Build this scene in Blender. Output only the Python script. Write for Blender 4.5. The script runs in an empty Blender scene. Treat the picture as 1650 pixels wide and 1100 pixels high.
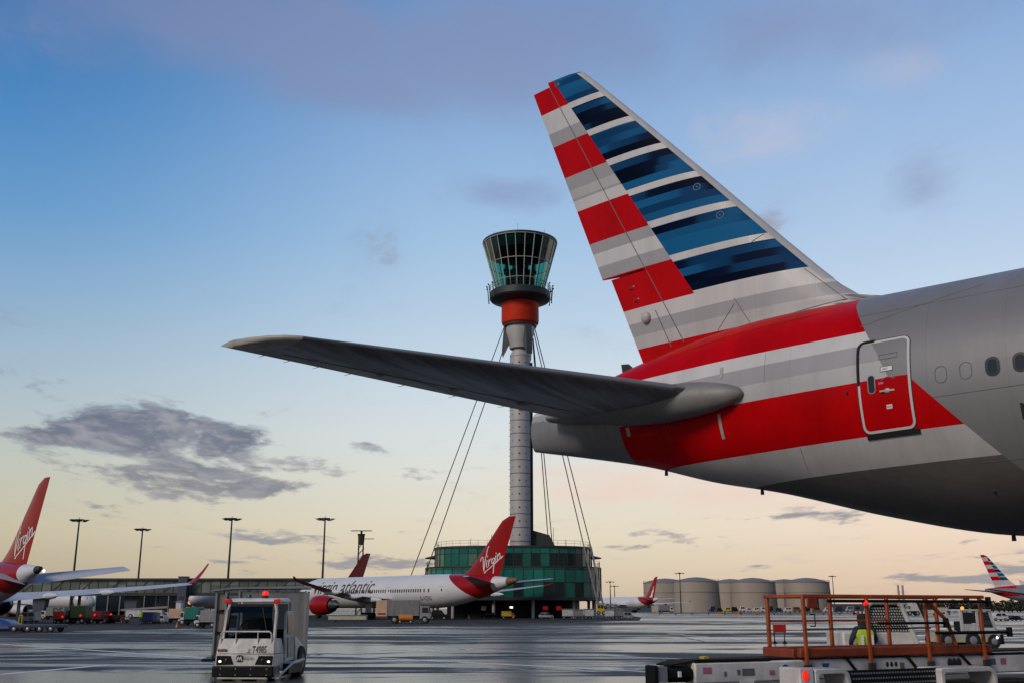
import bpy, bmesh, math, random
from mathutils import Vector, Matrix
R = math.radians
rnd = random.Random(7)
scene = bpy.context.scene
COL = scene.collection

# ------------------------------------------------------------------ camera
F_PX, PITCH, CAM_H = 1650.0, R(14.6), 1.9
CP, SP = math.cos(PITCH), math.sin(PITCH)
cd = bpy.data.cameras.new('camera'); cam = bpy.data.objects.new('camera', cd); COL.objects.link(cam)
cam.location = (0, 0, CAM_H); cam.rotation_euler = (R(90) + PITCH, 0, 0)
cd.sensor_width = 36; cd.lens = 36; cd.clip_end = 20000; cd.clip_start = .1
scene.camera = cam

def ray(u, v):
    w = (550 - v) / F_PX
    return Vector(((u - 825) / F_PX, CP - SP * w, SP + CP * w))
def at(u, v, Y):                       # survey point: where the sight line of a photo point meets the depth Y
    d = ray(u, v); t = Y / d.y
    return Vector((d.x * t, Y, CAM_H + d.z * t))
def gx(u, Y):                          # x on the ground at depth Y
    return (u - 825) / F_PX * (CP * Y - SP * CAM_H)
def zz(v, Y): return at(825, v, Y).z

# ------------------------------------------------------------------ helpers
def lin(c):
    c = c / 255.0
    return c / 12.92 if c <= .04045 else ((c + .055) / 1.055) ** 2.4
def rgb(r, g, b): return (lin(r), lin(g), lin(b), 1)

class MB:
    def __init__(s): s.v, s.f, s.m = [], [], []
    def add(s, vs, fs, mi=0):
        o = len(s.v); s.v += [tuple(x) for x in vs]
        for f in fs: s.f.append([i + o for i in f]); s.m.append(mi)
        return s
    def bx(s, x0, x1, y0, y1, z0, z1, mi=0):
        v = [(x, y, z) for x in (x0, x1) for y in (y0, y1) for z in (z0, z1)]
        return s.add(v, [(0,1,3,2),(4,6,7,5),(0,4,5,1),(2,3,7,6),(0,2,6,4),(1,5,7,3)], mi)
    def hexa(s, b, t, mi=0):           # bottom quad, top quad
        return s.add(list(b) + list(t), [(3,2,1,0),(4,5,6,7),(0,1,5,4),(1,2,6,5),(2,3,7,6),(3,0,4,7)], mi)
    def loft(s, rings, caps=True, mi=0, closed=True):
        n = len(rings[0]); v = [p for r in rings for p in r]; f = []
        for i in range(len(rings) - 1):
            for j in range(n if closed else n - 1):
                k = (j + 1) % n
                f.append((i*n+j, i*n+k, (i+1)*n+k, (i+1)*n+j))
        if caps and closed:
            f.append(tuple(range(n))[::-1]); f.append(tuple((len(rings)-1)*n + j for j in range(n)))
        return s.add(v, f, mi)
    def cyl(s, p0, p1, r0, r1=None, n=12, mi=0, caps=True):
        r1 = r0 if r1 is None else r1
        p0, p1 = Vector(p0), Vector(p1); d = (p1 - p0).normalized()
        a = d.orthogonal().normalized(); b = d.cross(a)
        ring = lambda p, r: [p + a * r * math.cos(2*math.pi*i/n) + b * r * math.sin(2*math.pi*i/n) for i in range(n)]
        return s.loft([ring(p0, r0), ring(p1, r1)], caps, mi)
    def tube(s, pts, r, n=8, mi=0):
        for i in range(len(pts) - 1): s.cyl(pts[i], pts[i+1], r, r, n, mi)
        return s
    def lathe(s, prof, n=24, c=(0,0,0), mi=0, caps=True):       # prof [(r, z)]
        return s.loft([[(c[0] + r*math.cos(2*math.pi*i/n), c[1] + r*math.sin(2*math.pi*i/n), c[2] + z) for i in range(n)] for r, z in prof], caps, mi)
    def lathex(s, prof, n=20, c=(0,0,0), mi=0, caps=True):      # prof [(r, x)] about an x axis
        return s.loft([[(c[0] + x, c[1] + r*math.cos(2*math.pi*i/n), c[2] + r*math.sin(2*math.pi*i/n)) for i in range(n)] for r, x in prof], caps, mi)
    def prism(s, poly, y0, y1, mi=0):  # polygon in x,z pushed from y0 to y1
        return s.loft([[(x, y0, z) for x, z in poly], [(x, y1, z) for x, z in poly]], True, mi)
    def ball(s, c, r, n=10, mi=0, sx=1, sy=1, sz=1):
        rings = []
        for i in range(n + 1):
            t = -math.pi/2 + math.pi * i / n; rr = max(math.cos(t), .02)
            rings.append([(c[0] + r*sx*rr*math.cos(2*math.pi*j/(2*n)), c[1] + r*sy*rr*math.sin(2*math.pi*j/(2*n)), c[2] + r*sz*math.sin(t)) for j in range(2*n)])
        return s.loft(rings, True, mi)
    def xf(s, M):
        s.v = [tuple(M @ Vector(p)) for p in s.v]; return s
    def bm(s):
        b = bmesh.new(); vs = [b.verts.new(p) for p in s.v]
        for f, m in zip(s.f, s.m):
            try: fc = b.faces.new([vs[i] for i in f]); fc.material_index = m
            except ValueError: pass
        return b
    def build(s, name, mats, parent=None, smooth=30, bevel=0, cuts=None, color=None, weld=False):
        b = s.bm()
        if weld: bmesh.ops.remove_doubles(b, verts=b.verts, dist=1e-4)
        bmesh.ops.recalc_face_normals(b, faces=b.faces)
        if cuts:
            for co, no in cuts:
                bmesh.ops.bisect_plane(b, geom=b.verts[:] + b.edges[:] + b.faces[:], plane_co=co, plane_no=no)
        if color:
            for fc in b.faces:
                fc.material_index = color(fc.calc_center_median(), fc)
        return link(b, name, mats, parent, smooth, bevel)

def link(b, name, mats, parent=None, smooth=30, bevel=0):
    me = bpy.data.meshes.new(name)
    b.to_mesh(me); b.free()
    if not isinstance(mats, (list, tuple)): mats = [mats]
    for m in mats: me.materials.append(m)
    if smooth:
        me.shade_smooth(); me.set_sharp_from_angle(angle=R(smooth))
    o = bpy.data.objects.new(name, me); COL.objects.link(o)
    if parent is not None: o.parent = parent
    if bevel:
        md = o.modifiers.new('Bevel', 'BEVEL'); md.width = bevel; md.segments = 2; md.limit_method = 'ANGLE'; md.angle_limit = R(40); md.harden_normals = False
    return o

def thing(name, label, cat, loc=(0,0,0), rz=0, group=None):
    o = bpy.data.objects.new(name, None); COL.objects.link(o); o.empty_display_size = .3
    o.location = loc; o.rotation_euler = (0, 0, rz)
    return tag(o, label, cat, group)
def tag(o, label, cat, group=None):
    o['label'] = label; o['category'] = cat
    if group: o['group'] = group
    return o
def structure(o, kind='structure'): o['kind'] = kind; return o
def dup(src, loc, rz, label, group=None):
    def cp(o, par):
        c = o.copy(); COL.objects.link(c)
        if par is not None: c.parent = par
        for ch in list(o.children): cp(ch, c)
        return c
    r = cp(src, None); r.location = loc; r.rotation_euler = (0, 0, rz); r['label'] = label
    if group: r['group'] = group
    return r

def text_mesh(s, size, fn, shear=0, align='LEFT', weight=0, step=0):
    cu = bpy.data.curves.new('lettering', 'FONT'); cu.body = s; cu.size = size; cu.shear = shear; cu.align_x = align; cu.offset = weight
    cu.resolution_u = 4
    o = bpy.data.objects.new('lettering', cu); me = o.to_mesh()
    b = bmesh.new(); b.from_mesh(me)
    if step:                           # cut tall letters so that they can bend round a body
        y = min(v.co.y for v in b.verts) + step; top_ = max(v.co.y for v in b.verts)
        while y < top_:
            bmesh.ops.bisect_plane(b, geom=b.verts[:] + b.edges[:] + b.faces[:], plane_co=(0, y, 0), plane_no=(0, 1, 0)); y += step
    b.verts.index_update()
    mb = MB(); mb.add([fn(v.co.x, v.co.y) for v in b.verts], [tuple(v.index for v in p.verts) for p in b.faces]); b.free()
    o.to_mesh_clear(); bpy.data.objects.remove(o); bpy.data.curves.remove(cu)
    return mb
def strokes_mesh(lines, fn, w):
    mb = MB()
    for ln in lines:
        pts = [Vector(p) for p in ln]
        for a, b in zip(pts[:-1], pts[1:]):
            d = (b - a); 
            if d.length < 1e-6: continue
            n = Vector((-d.y, d.x)).normalized() * w / 2; e = d.normalized() * w * .35
            mb.add([fn(*(a - e + n)), fn(*(a - e - n)), fn(*(b + e - n)), fn(*(b + e + n))], [(0, 1, 2, 3)])
    return mb

# ------------------------------------------------------------------ materials
def nodes_of(name):
    m = bpy.data.materials.new(name); m.use_nodes = True
    nt = m.node_tree; return m, nt, nt.nodes['Principled BSDF']
def mat(name, col, rough=.5, metal=0, dirt=.12, scale=1.5, stretch=(1,1,1), coat=0, emit=0, spec=.5, rvar=.1, bump=0, panel=False):
    if len(col) == 3: col = (*col, 1)
    m, nt, p = nodes_of(name); N, Lk = nt.nodes, nt.links
    p.inputs['Roughness'].default_value = rough; p.inputs['Metallic'].default_value = metal
    p.inputs['Base Color'].default_value = col; p.inputs['Specular IOR Level'].default_value = spec
    p.inputs['Coat Weight'].default_value = coat; p.inputs['Coat Roughness'].default_value = .08
    if emit:
        p.inputs['Emission Color'].default_value = col; p.inputs['Emission Strength'].default_value = emit
    if dirt:
        tc = N.new('ShaderNodeTexCoord'); mp = N.new('ShaderNodeMapping'); mp.inputs['Scale'].default_value = stretch
        no = N.new('ShaderNodeTexNoise'); no.inputs['Scale'].default_value = scale; no.inputs['Detail'].default_value = 6; no.inputs['Roughness'].default_value = .65
        Lk.new(tc.outputs['Object'], mp.inputs['Vector']); Lk.new(mp.outputs['Vector'], no.inputs['Vector'])
        mr = N.new('ShaderNodeMapRange'); mr.inputs['From Min'].default_value = .3; mr.inputs['From Max'].default_value = .7
        mr.inputs['To Min'].default_value = 1 - dirt; mr.inputs['To Max'].default_value = 1 + dirt * .4
        Lk.new(no.outputs['Fac'], mr.inputs['Value'])
        vm = N.new('ShaderNodeVectorMath'); vm.operation = 'SCALE'; vm.inputs[0].default_value = col[:3]
        Lk.new(mr.outputs['Result'], vm.inputs['Scale']); Lk.new(vm.outputs['Vector'], p.inputs['Base Color'])
        if panel:                      # sheet joints and rivet rows
            sp_ = N.new('ShaderNodeSeparateXYZ'); cb_ = N.new('ShaderNodeCombineXYZ'); ad = N.new('ShaderNodeMath'); ad.operation = 'ADD'
            Lk.new(tc.outputs['Object'], sp_.inputs[0]); Lk.new(sp_.outputs[0], cb_.inputs[0]); Lk.new(sp_.outputs[2], ad.inputs[0])
            m3 = N.new('ShaderNodeMath'); m3.operation = 'MULTIPLY'; m3.inputs[1].default_value = .55; Lk.new(sp_.outputs[1], m3.inputs[0]); Lk.new(m3.outputs[0], ad.inputs[1]); Lk.new(ad.outputs[0], cb_.inputs[1])
            br = N.new('ShaderNodeTexBrick'); br.inputs['Scale'].default_value = 1; br.inputs['Mortar Size'].default_value = .005; br.inputs['Mortar Smooth'].default_value = .3
            br.inputs['Brick Width'].default_value = 1.62; br.inputs['Row Height'].default_value = 40.0; br.inputs['Mortar Size'].default_value = .004
            br.inputs['Color1'].default_value = (1,1,1,1); br.inputs['Color2'].default_value = (.955,.955,.955,1); br.inputs['Mortar'].default_value = (.74,.72,.70,1)
            Lk.new(cb_.outputs[0], br.inputs['Vector'])
            mm = N.new('ShaderNodeMixRGB'); mm.blend_type = 'MULTIPLY'; mm.inputs[0].default_value = 1
            Lk.new(vm.outputs['Vector'], mm.inputs[1]); Lk.new(br.outputs['Color'], mm.inputs[2]); Lk.new(mm.outputs[0], p.inputs['Base Color'])
        if rvar:
            m2 = N.new('ShaderNodeMapRange'); m2.inputs['From Min'].default_value = .3; m2.inputs['From Max'].default_value = .7
            m2.inputs['To Min'].default_value = min(rough + rvar, 1); m2.inputs['To Max'].default_value = max(rough - rvar * .5, .03)
            Lk.new(no.outputs['Fac'], m2.inputs['Value']); Lk.new(m2.outputs['Result'], p.inputs['Roughness'])
        if bump:
            bp = N.new('ShaderNodeBump'); bp.inputs['Strength'].default_value = bump; bp.inputs['Distance'].default_value = .02
            Lk.new(no.outputs['Fac'], bp.inputs['Height']); Lk.new(bp.outputs['Normal'], p.inputs['Normal'])
    return m
def glass_mat(name, tint, gloss=.12, alpha=.6):
    m, nt, p = nodes_of(name); N, Lk = nt.nodes, nt.links; N.remove(p)
    out = N['Material Output']
    tr = N.new('ShaderNodeBsdfTransparent'); tr.inputs['Color'].default_value = (*tint, 1)
    gl = N.new('ShaderNodeBsdfGlossy'); gl.inputs['Roughness'].default_value = .03; gl.inputs['Color'].default_value = (.8, .9, .88, 1)
    fr = N.new('ShaderNodeFresnel'); fr.inputs['IOR'].default_value = 1.5
    mf = N.new('ShaderNodeMath'); mf.operation = 'MULTIPLY'; mf.inputs[1].default_value = .15; Lk.new(fr.outputs[0], mf.inputs[0])
    mx = N.new('ShaderNodeMixShader'); Lk.new(mf.outputs[0], mx.inputs[0]); Lk.new(tr.outputs[0], mx.inputs[1]); Lk.new(gl.outputs[0], mx.inputs[2])
    Lk.new(mx.outputs[0], out.inputs['Surface'])
    return m

M = {}
def mk(k, *a, **kw): M[k] = mat(k, *a, **kw); return M[k]
STREAK = (1.6, 1.6, .25)
mk('plane_white', (.62,.60,.59), .45, 0, .15, .8, STREAK, coat=.05, spec=.3, panel=True)
mk('plane_grey', (.37,.36,.37), .45, 0, .10, .8, STREAK, coat=.05, spec=.3, panel=True)
mk('plane_light', (.49,.475,.47), .45, 0, .17, .8, STREAK, coat=.05, spec=.3, panel=True)
mk('plane_red', (.55,.001,.003), .38, 0, .28, .7, (1,1,.5), coat=.16, spec=.03, panel=True)
mk('plane_red_deep', (.30,.006,.012), .3, 0, .22, .7, (1,1,.5), coat=.2, spec=.25)
mk('plane_silver', (.255,.25,.255), .44, .28, .12, .7, STREAK, coat=.03, spec=.2, panel=True)
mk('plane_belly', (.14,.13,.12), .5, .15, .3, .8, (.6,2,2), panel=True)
mk('tailplane_skin', (.33,.325,.32), .40, .55, .55, .9, (3.2,.25,1), panel=True)
mk('bare_metal', (.36,.355,.35), .42, .7, .15, 3, (1,.3,1))
mk('tip_cream', (.45,.42,.37), .4, .1, .2, 2)
mk('fairing_grey', (.23,.225,.215), .5, .1, .15, 2)
mk('virgin_red', (.34,.006,.008), .3, .1, .15, .3, coat=.15, spec=.25)
mk('virgin_white', (.66,.655,.65), .35, 0, .1, .2, coat=.3)
mk('virgin_grey', (.50,.50,.54), .45, 0, .15, .3)
mk('seal_black', (.012,.012,.013), .5, 0, 0)
mk('pane_dark', (.02,.02,.02), .2, 0, 0, coat=.1)
mk('pane_frame', (.035,.035,.037), .35, .4, 0)
mk('ring_blue', (.07,.16,.26), .5, 0, 0)
mk('seam', (.10,.10,.105), .6, 0, 0)
mk('letter_white', (.75,.74,.73), .5, 0, 0)
mk('letter_black', (.015,.015,.018), .5, 0, 0)
mk('letter_violet', (.05,.045,.06), .5, 0, 0)
mk('rubber', (.007,.007,.007), .75, 0, .3, 6, spec=.2)
mk('tyre', (.018,.018,.018), .8, 0, .3, 5)
mk('hub', (.42,.42,.42), .4, .5, .2, 4)
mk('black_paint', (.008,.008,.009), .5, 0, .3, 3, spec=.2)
mk('dark_steel', (.06,.062,.065), .5, .5, .3, 2)
mk('steel', (.33,.34,.36), .45, .6, .2, 1)
mk('gse_white', (.66,.63,.60), .45, 0, .45, 2.2, bump=.05)
mk('gse_cream', (.52,.48,.36), .5, 0, .3, 2.2)
mk('gse_grey', (.30,.30,.30), .5, .2, .3, 2)
mk('rail_orange', (.40,.075,.012), .45, 0, .40, 4, bump=.1)
mk('deep_orange', (.26,.042,.010), .5, 0, .45, 3, bump=.1)
mk('container', (.26,.255,.25), .5, .4, .35, 1.2, (2,2,.4))
mk('container_brown', (.24,.20,.17), .6, .1, .4, 2, (2,2,.4))
mk('concrete', (.36,.35,.34), .8, 0, .2, .8)
mk('tank_paint', (.37,.31,.255), .6, 0, .12, .08, (1,1,.25))
mk('tank_roof', (.20,.19,.19), .75, 0, .2, .1)
mk('tank_band', (.22,.21,.2), .7, 0, 0)
mk('tower_grey', (.48,.465,.45), .5, .15, .18, .25, (1,1,.3))
mk('tower_dark', (.10,.105,.11), .45, .3, .2, .5)
mk('tower_red', (.64,.036,.010), .55, 0, .3, .35, bump=.1, spec=.15)
mk('slab_dark', (.035,.04,.042), .5, .2, .2, .5)
for i, c in enumerate([(.003,.155,.118),(.004,.19,.145),(.003,.115,.09),(.012,.22,.165),(.002,.022,.02),(.09,.19,.11)]):
    mk('green_panel_%s' % 'abcdef'[i], c, .12, 0, .25, .6, coat=0, spec=.6)
M['cab_glass'] = glass_mat('cab_glass', (.07, .58, .50))
M['screen_glass'] = glass_mat('screen_glass', (.22, .27, .30))
mk('pier_clad', (.15,.175,.14), .35, .3, .4, .25, (2,1,1))
mk('pier_pale', (.24,.27,.24), .3, .2, .35, .3, (2,1,1))
mk('pier_blue', (.07,.085,.115), .5, .1, .25, .4)
mk('dark_glass', (.012,.02,.024), .12, 0, .4, .2, coat=.3)
mk('mast', (.05,.05,.052), .5, .3, .2, 1)
mk('foliage', (.035,.04,.022), .9, 0, .5, .3)
mk('trunk', (.05,.04,.03), .9, 0, .3, 2)
mk('skin', (.45,.27,.19), .5, 0, .1, 5)
mk('hood_black', (.012,.012,.016), .85, 0, .3, 6)
mk('hi_vis', (.45,.62,.02), .6, 0, .15, 6)
mk('maroon', (.16,.015,.02), .8, 0, .2, 4)
mk('denim', (.03,.035,.06), .85, 0, .2, 6)
for k, c in dict(blue=(.02,.06,.22), teal=(.015,.17,.15), green=(.03,.09,.03), orange=(.60,.20,.02), yellow=(.62,.42,.02), red=(.42,.015,.012), peach=(.62,.42,.28), silver=(.32,.34,.37), navy=(.015,.02,.06), brown=(.22,.10,.03)).items():
    mk('coach_' + k, c, .4, 0, .25, 1.5, coat=.2)
mk('lamp_red', (.9,.02,.01), .4, 0, 0, emit=.75)
mk('lens_red', (.5,.012,.008), .3, 0, 0, emit=.25)
mk('lamp_amber', (1,.25,.02), .4, 0, 0, emit=1.6)
mk('lamp_white', (1,.93,.85), .4, 0, 0, emit=2.5)
mk('lamp_glow', (1,.9,.72), .4, 0, 0, emit=3)
mk('lens_green', (.01,.07,.03), .3, 0, 0)
mk('sun_strip', (.015,.10,.26), .15, 0, .3, 3)
mk('line_paint', (.75,.75,.73), .5, 0, .3, 1.5)
mk('line_yellow', (.45,.33,.05), .5, 0, .4, 1.5)
mk('perforated', (.5,.5,.49), .5, .1, .2, 2)
mk('sticker_blue', (.02,.07,.20), .4, 0, 0)
mk('sticker_pink', (.50,.14,.22), .5, 0, .3, 9)
mk('sticker_grey', (.12,.12,.125), .5, 0, .3, 9)

# blue of the fin: long horizontal brush marks between light and dark blue
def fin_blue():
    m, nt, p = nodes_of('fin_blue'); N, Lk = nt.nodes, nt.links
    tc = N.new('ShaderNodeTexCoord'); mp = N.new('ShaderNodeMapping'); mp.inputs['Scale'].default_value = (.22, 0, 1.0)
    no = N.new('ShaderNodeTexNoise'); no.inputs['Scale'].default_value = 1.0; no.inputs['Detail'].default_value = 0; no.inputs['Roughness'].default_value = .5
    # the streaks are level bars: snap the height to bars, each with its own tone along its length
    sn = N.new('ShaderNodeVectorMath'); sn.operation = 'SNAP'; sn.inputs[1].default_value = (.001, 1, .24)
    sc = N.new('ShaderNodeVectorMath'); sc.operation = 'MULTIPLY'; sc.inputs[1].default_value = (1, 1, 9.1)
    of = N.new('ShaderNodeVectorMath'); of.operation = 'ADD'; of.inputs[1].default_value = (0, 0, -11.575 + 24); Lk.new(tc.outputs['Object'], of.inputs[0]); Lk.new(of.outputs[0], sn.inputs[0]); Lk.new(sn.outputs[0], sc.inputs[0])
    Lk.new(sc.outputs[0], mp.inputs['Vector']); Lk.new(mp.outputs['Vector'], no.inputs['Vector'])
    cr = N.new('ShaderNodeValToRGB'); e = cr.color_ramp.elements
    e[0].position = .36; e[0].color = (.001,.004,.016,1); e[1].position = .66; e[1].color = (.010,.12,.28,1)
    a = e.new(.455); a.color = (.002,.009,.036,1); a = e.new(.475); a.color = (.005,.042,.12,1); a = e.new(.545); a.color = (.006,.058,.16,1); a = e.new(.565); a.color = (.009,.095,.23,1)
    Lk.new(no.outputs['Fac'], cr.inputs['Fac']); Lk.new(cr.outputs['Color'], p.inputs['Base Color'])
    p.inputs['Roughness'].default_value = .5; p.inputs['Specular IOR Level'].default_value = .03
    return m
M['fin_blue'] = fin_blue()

def ground_mat():
    m, nt, p = nodes_of('wet_asphalt'); N, Lk = nt.nodes, nt.links
    tc = N.new('ShaderNodeTexCoord')
    def noise(scale, detail, rough, stretch=(1,1,1), dist=0, off=(0,0,0)):
        mp = N.new('ShaderNodeMapping'); mp.inputs['Scale'].default_value = stretch; mp.inputs['Location'].default_value = off
        n = N.new('ShaderNodeTexNoise'); n.inputs['Scale'].default_value = scale; n.inputs['Detail'].default_value = detail; n.inputs['Roughness'].default_value = rough; n.inputs['Distortion'].default_value = dist
        Lk.new(tc.outputs['Object'], mp.inputs['Vector']); Lk.new(mp.outputs['Vector'], n.inputs['Vector']); return n.outputs['Fac']
    def ramp(x, a, b, lo=0, hi=1):
        r = N.new('ShaderNodeMapRange'); r.interpolation_type = 'SMOOTHSTEP'
        r.inputs['From Min'].default_value = a; r.inputs['From Max'].default_value = b; r.inputs['To Min'].default_value = lo; r.inputs['To Max'].default_value = hi
        Lk.new(x, r.inputs['Value']); return r.outputs['Result']
    def mth(op, a, b):
        n = N.new('ShaderNodeMath'); n.operation = op
        for i, x in enumerate((a, b)):
            if isinstance(x, (int, float)): n.inputs[i].default_value = x
            else: Lk.new(x, n.inputs[i])
        return n.outputs[0]
    big = noise(.040, 5, .62, (.28, 1, 1), 1.2); mid = noise(.22, 6, .66, (.28, 1, 1), 1.0, (31, 7, 0)); fine = noise(26, 4, .7)
    wet = ramp(mth('ADD', mth('MULTIPLY', big, .48), mth('MULTIPLY', mid, .52)), .45, .535)
    cr = N.new('ShaderNodeMixRGB'); cr.inputs[1].default_value = (.055,.05,.047,1); cr.inputs[2].default_value = (.035,.037,.042,1); Lk.new(wet, cr.inputs[0])
    c2 = N.new('ShaderNodeMixRGB'); c2.blend_type = 'MULTIPLY'; c2.inputs[0].default_value = .5; Lk.new(cr.outputs[0], c2.inputs[1])
    Lk.new(fine, c2.inputs[2]); Lk.new(c2.outputs[0], p.inputs['Base Color'])
    Lk.new(ramp(wet, 0, 1, .68, .22), p.inputs['Roughness'])
    Lk.new(ramp(wet, 0, 1, .14, 1.0), p.inputs['Specular IOR Level'])
    bp = N.new('ShaderNodeBump'); bp.inputs['Distance'].default_value = .006
    Lk.new(ramp(wet, .2, 1, .6, .10), bp.inputs['Strength']); Lk.new(fine, bp.inputs['Height'])
    b2 = N.new('ShaderNodeBump'); b2.inputs['Distance'].default_value = .05; b2.inputs['Strength'].default_value = .5
    Lk.new(noise(.9, 3, .5), b2.inputs['Height']); Lk.new(bp.outputs[0], b2.inputs['Normal']); Lk.new(b2.outputs[0], p.inputs['Normal'])
    return m
M['wet_asphalt'] = ground_mat()
mk('dry_pavement', (.052,.042,.038), .8, 0, .45, .12, (.3,1,1), spec=.12)

# ------------------------------------------------------------------ sky and light
SUN_AZ, SUN_EL = R(-136), R(34)        # to the left and a little behind the camera, through thin cloud
def build_world():
    w = bpy.data.worlds.new('World'); scene.world = w; w.use_nodes = True
    nt = w.node_tree; N, Lk = nt.nodes, nt.links; bg = N['Background']
    def mth(op, a, b=None, clamp=False):
        n = N.new('ShaderNodeMath'); n.operation = op; n.use_clamp = clamp
        for i, x in enumerate((a, b)):
            if x is None: continue
            if isinstance(x, (int, float)): n.inputs[i].default_value = x
            else: Lk.new(x, n.inputs[i])
        return n.outputs[0]
    def smooth(x, a, b, lo=0, hi=1):
        r = N.new('ShaderNodeMapRange'); r.interpolation_type = 'SMOOTHSTEP'
        r.inputs['From Min'].default_value = a; r.inputs['From Max'].default_value = b; r.inputs['To Min'].default_value = lo; r.inputs['To Max'].default_value = hi
        Lk.new(x, r.inputs['Value']); return r.outputs['Result']
    def mix(f, a, b, mode='MIX'):
        n = N.new('ShaderNodeMixRGB'); n.blend_type = mode
        for i, x in enumerate((f, a, b)):
            if isinstance(x, (int, float)): n.inputs[i].default_value = x
            elif isinstance(x, tuple): n.inputs[i].default_value = x
            else: Lk.new(x, n.inputs[i])
        return n.outputs[0]
    tc = N.new('ShaderNodeTexCoord'); sx = N.new('ShaderNodeSeparateXYZ'); Lk.new(tc.outputs['Generated'], sx.inputs[0])
    x, y, z = sx.outputs
    el = mth('MULTIPLY', mth('ARCSINE', z), 180 / math.pi)
    az = mth('MULTIPLY', mth('ARCTAN2', x, y), 180 / math.pi)
    def ramp(stops):                                  # (elevation in degrees, sRGB)
        cr = N.new('ShaderNodeValToRGB'); e = cr.color_ramp.elements
        cr.color_ramp.interpolation = 'EASE' if False else 'LINEAR'
        for i, (d, c) in enumerate(stops):
            k = e[i] if i < 2 else e.new(.5)
            k.position = max(0, min(1, (d + 10) / 100)); k.color = rgb(*c)
        f = mth('DIVIDE', mth('ADD', el, 10), 100, True); Lk.new(f, cr.inputs[0]); return cr.outputs[0]
    left = ramp([(-10,(70,70,72)),(-.6,(152,138,120)),(1.2,(182,166,140)),(4,(202,192,164)),(7,(196,198,184)),(9.5,(182,196,200)),(12.5,(164,188,206)),(16,(138,175,208)),(20,(104,157,206)),(25,(74,137,196)),(31,(42,112,176)),(36,(14,84,146)),(90,(18,56,110))])
    mid = ramp([(-10,(75,75,78)),(-.6,(192,174,156)),(1.2,(214,196,170)),(4,(230,218,194)),(7,(228,226,214)),(9.5,(222,228,229)),(12.5,(208,222,231)),(16,(188,211,232)),(20,(168,200,231)),(25,(150,184,224)),(31,(122,160,208)),(36,(106,146,198)),(90,(36,76,130))])
    right = ramp([(-10,(75,75,78)),(-.6,(206,178,160)),(1.2,(226,196,172)),(4,(243,219,196)),(7,(242,226,208)),(9.5,(234,230,226)),(12.5,(218,227,235)),(16,(200,218,238)),(20,(180,205,234)),(25,(160,190,228)),(31,(142,174,217)),(36,(118,154,206)),(90,(40,80,135))])
    back = ramp([(-10,(60,60,62)),(-.6,(84,70,62)),(1.2,(100,84,74)),(4,(116,102,92)),(7,(124,116,110)),(9.5,(130,128,128)),(12.5,(130,138,146)),(16,(122,140,160)),(20,(100,132,166)),(25,(86,122,164)),(31,(72,108,154)),(36,(62,98,146)),(90,(34,68,116))])
    sky = mix(smooth(az, -30, 0), left, mid)
    sky = mix(smooth(az, 0, 24), sky, right)
    dark_r = smooth(az, 20, 30, 0, .35); hi = smooth(el, 26, 34)
    sky = mix(mth('MULTIPLY', dark_r, hi), sky, rgb(84,140,205))
    sky = mix(smooth(mth('ABSOLUTE', az), 50, 110), sky, back)
    ns = N.new('ShaderNodeTexSky'); ns.sky_type = 'NISHITA'; ns.sun_disc = False; ns.sun_elevation = SUN_EL; ns.sun_rotation = SUN_AZ
    nb = mix(1.0, ns.outputs[0], (.10,.10,.10,1), 'MULTIPLY')
    sky = mix(.08, sky, nb)
    # clouds: noise on a flat layer overhead, gathered where the banks stand
    zc = mth('ADD', mth('MAXIMUM', z, 0), .10)
    cv = N.new('ShaderNodeCombineXYZ'); Lk.new(mth('DIVIDE', x, zc), cv.inputs[0]); Lk.new(mth('DIVIDE', y, zc), cv.inputs[1])
    def noise(scale, detail, rough, stretch, off, dist=0):
        mp = N.new('ShaderNodeMapping'); mp.inputs['Scale'].default_value = stretch; mp.inputs['Location'].default_value = off
        n = N.new('ShaderNodeTexNoise'); n.inputs['Scale'].default_value = scale; n.inputs['Detail'].default_value = detail; n.inputs['Roughness'].default_value = rough; n.inputs['Distortion'].default_value = dist
        Lk.new(cv.outputs[0], mp.inputs[0]); Lk.new(mp.outputs[0], n.inputs['Vector']); return n.outputs['Fac']
    n1 = noise(2.0, 9, .62, (1,.8,1), (3.1,1.7,0), .35)
    n2 = noise(5.5, 7, .6, (1,.55,1), (8.3,2.2,0), .2)
    nn = mth('ADD', mth('MULTIPLY', n1, .60), mth('MULTIPLY', n2, .40))
    def pt(u, v):
        d = ray(u, v).normalized(); return math.degrees(math.atan2(d.x, d.y)), math.degrees(math.asin(d.z))
    def bank(lst):
        acc = None
        for u, v, ru, rv, st in lst:
            a, e = pt(u, v); k = 1 / 28.8 * (1.0 if v > 500 else .95)
            da = mth('DIVIDE', mth('SUBTRACT', az, a), ru * k); de = mth('DIVIDE', mth('SUBTRACT', el, e), rv * k)
            d2 = mth('ADD', mth('MULTIPLY', da, da), mth('MULTIPLY', de, de))
            g = mth('MULTIPLY', mth('POWER', 2.718, mth('MULTIPLY', d2, -1)), st)
            acc = g if acc is None else mth('MAXIMUM', acc, g)
        return acc
    dark = bank([(205,696,185,66,.74),(290,756,145,52,.70),(345,706,110,42,.62),(480,738,135,32,.44),(410,782,110,24,.52),(205,812,55,16,.44),(70,690,80,16,.36),(700,760,70,20,.38),(555,712,50,18,.34),
                 (490,868,130,12,.46),(560,906,180,20,.5),(700,872,60,7,.36),(1310,832,130,11,.46),(1090,868,100,10,.42),(1020,880,90,8,.36),(1545,866,40,9,.42),(1545,931,95,10,.74),(1640,918,70,20,.56),(640,668,110,6,.30),(1170,912,70,5,.3)])
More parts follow.
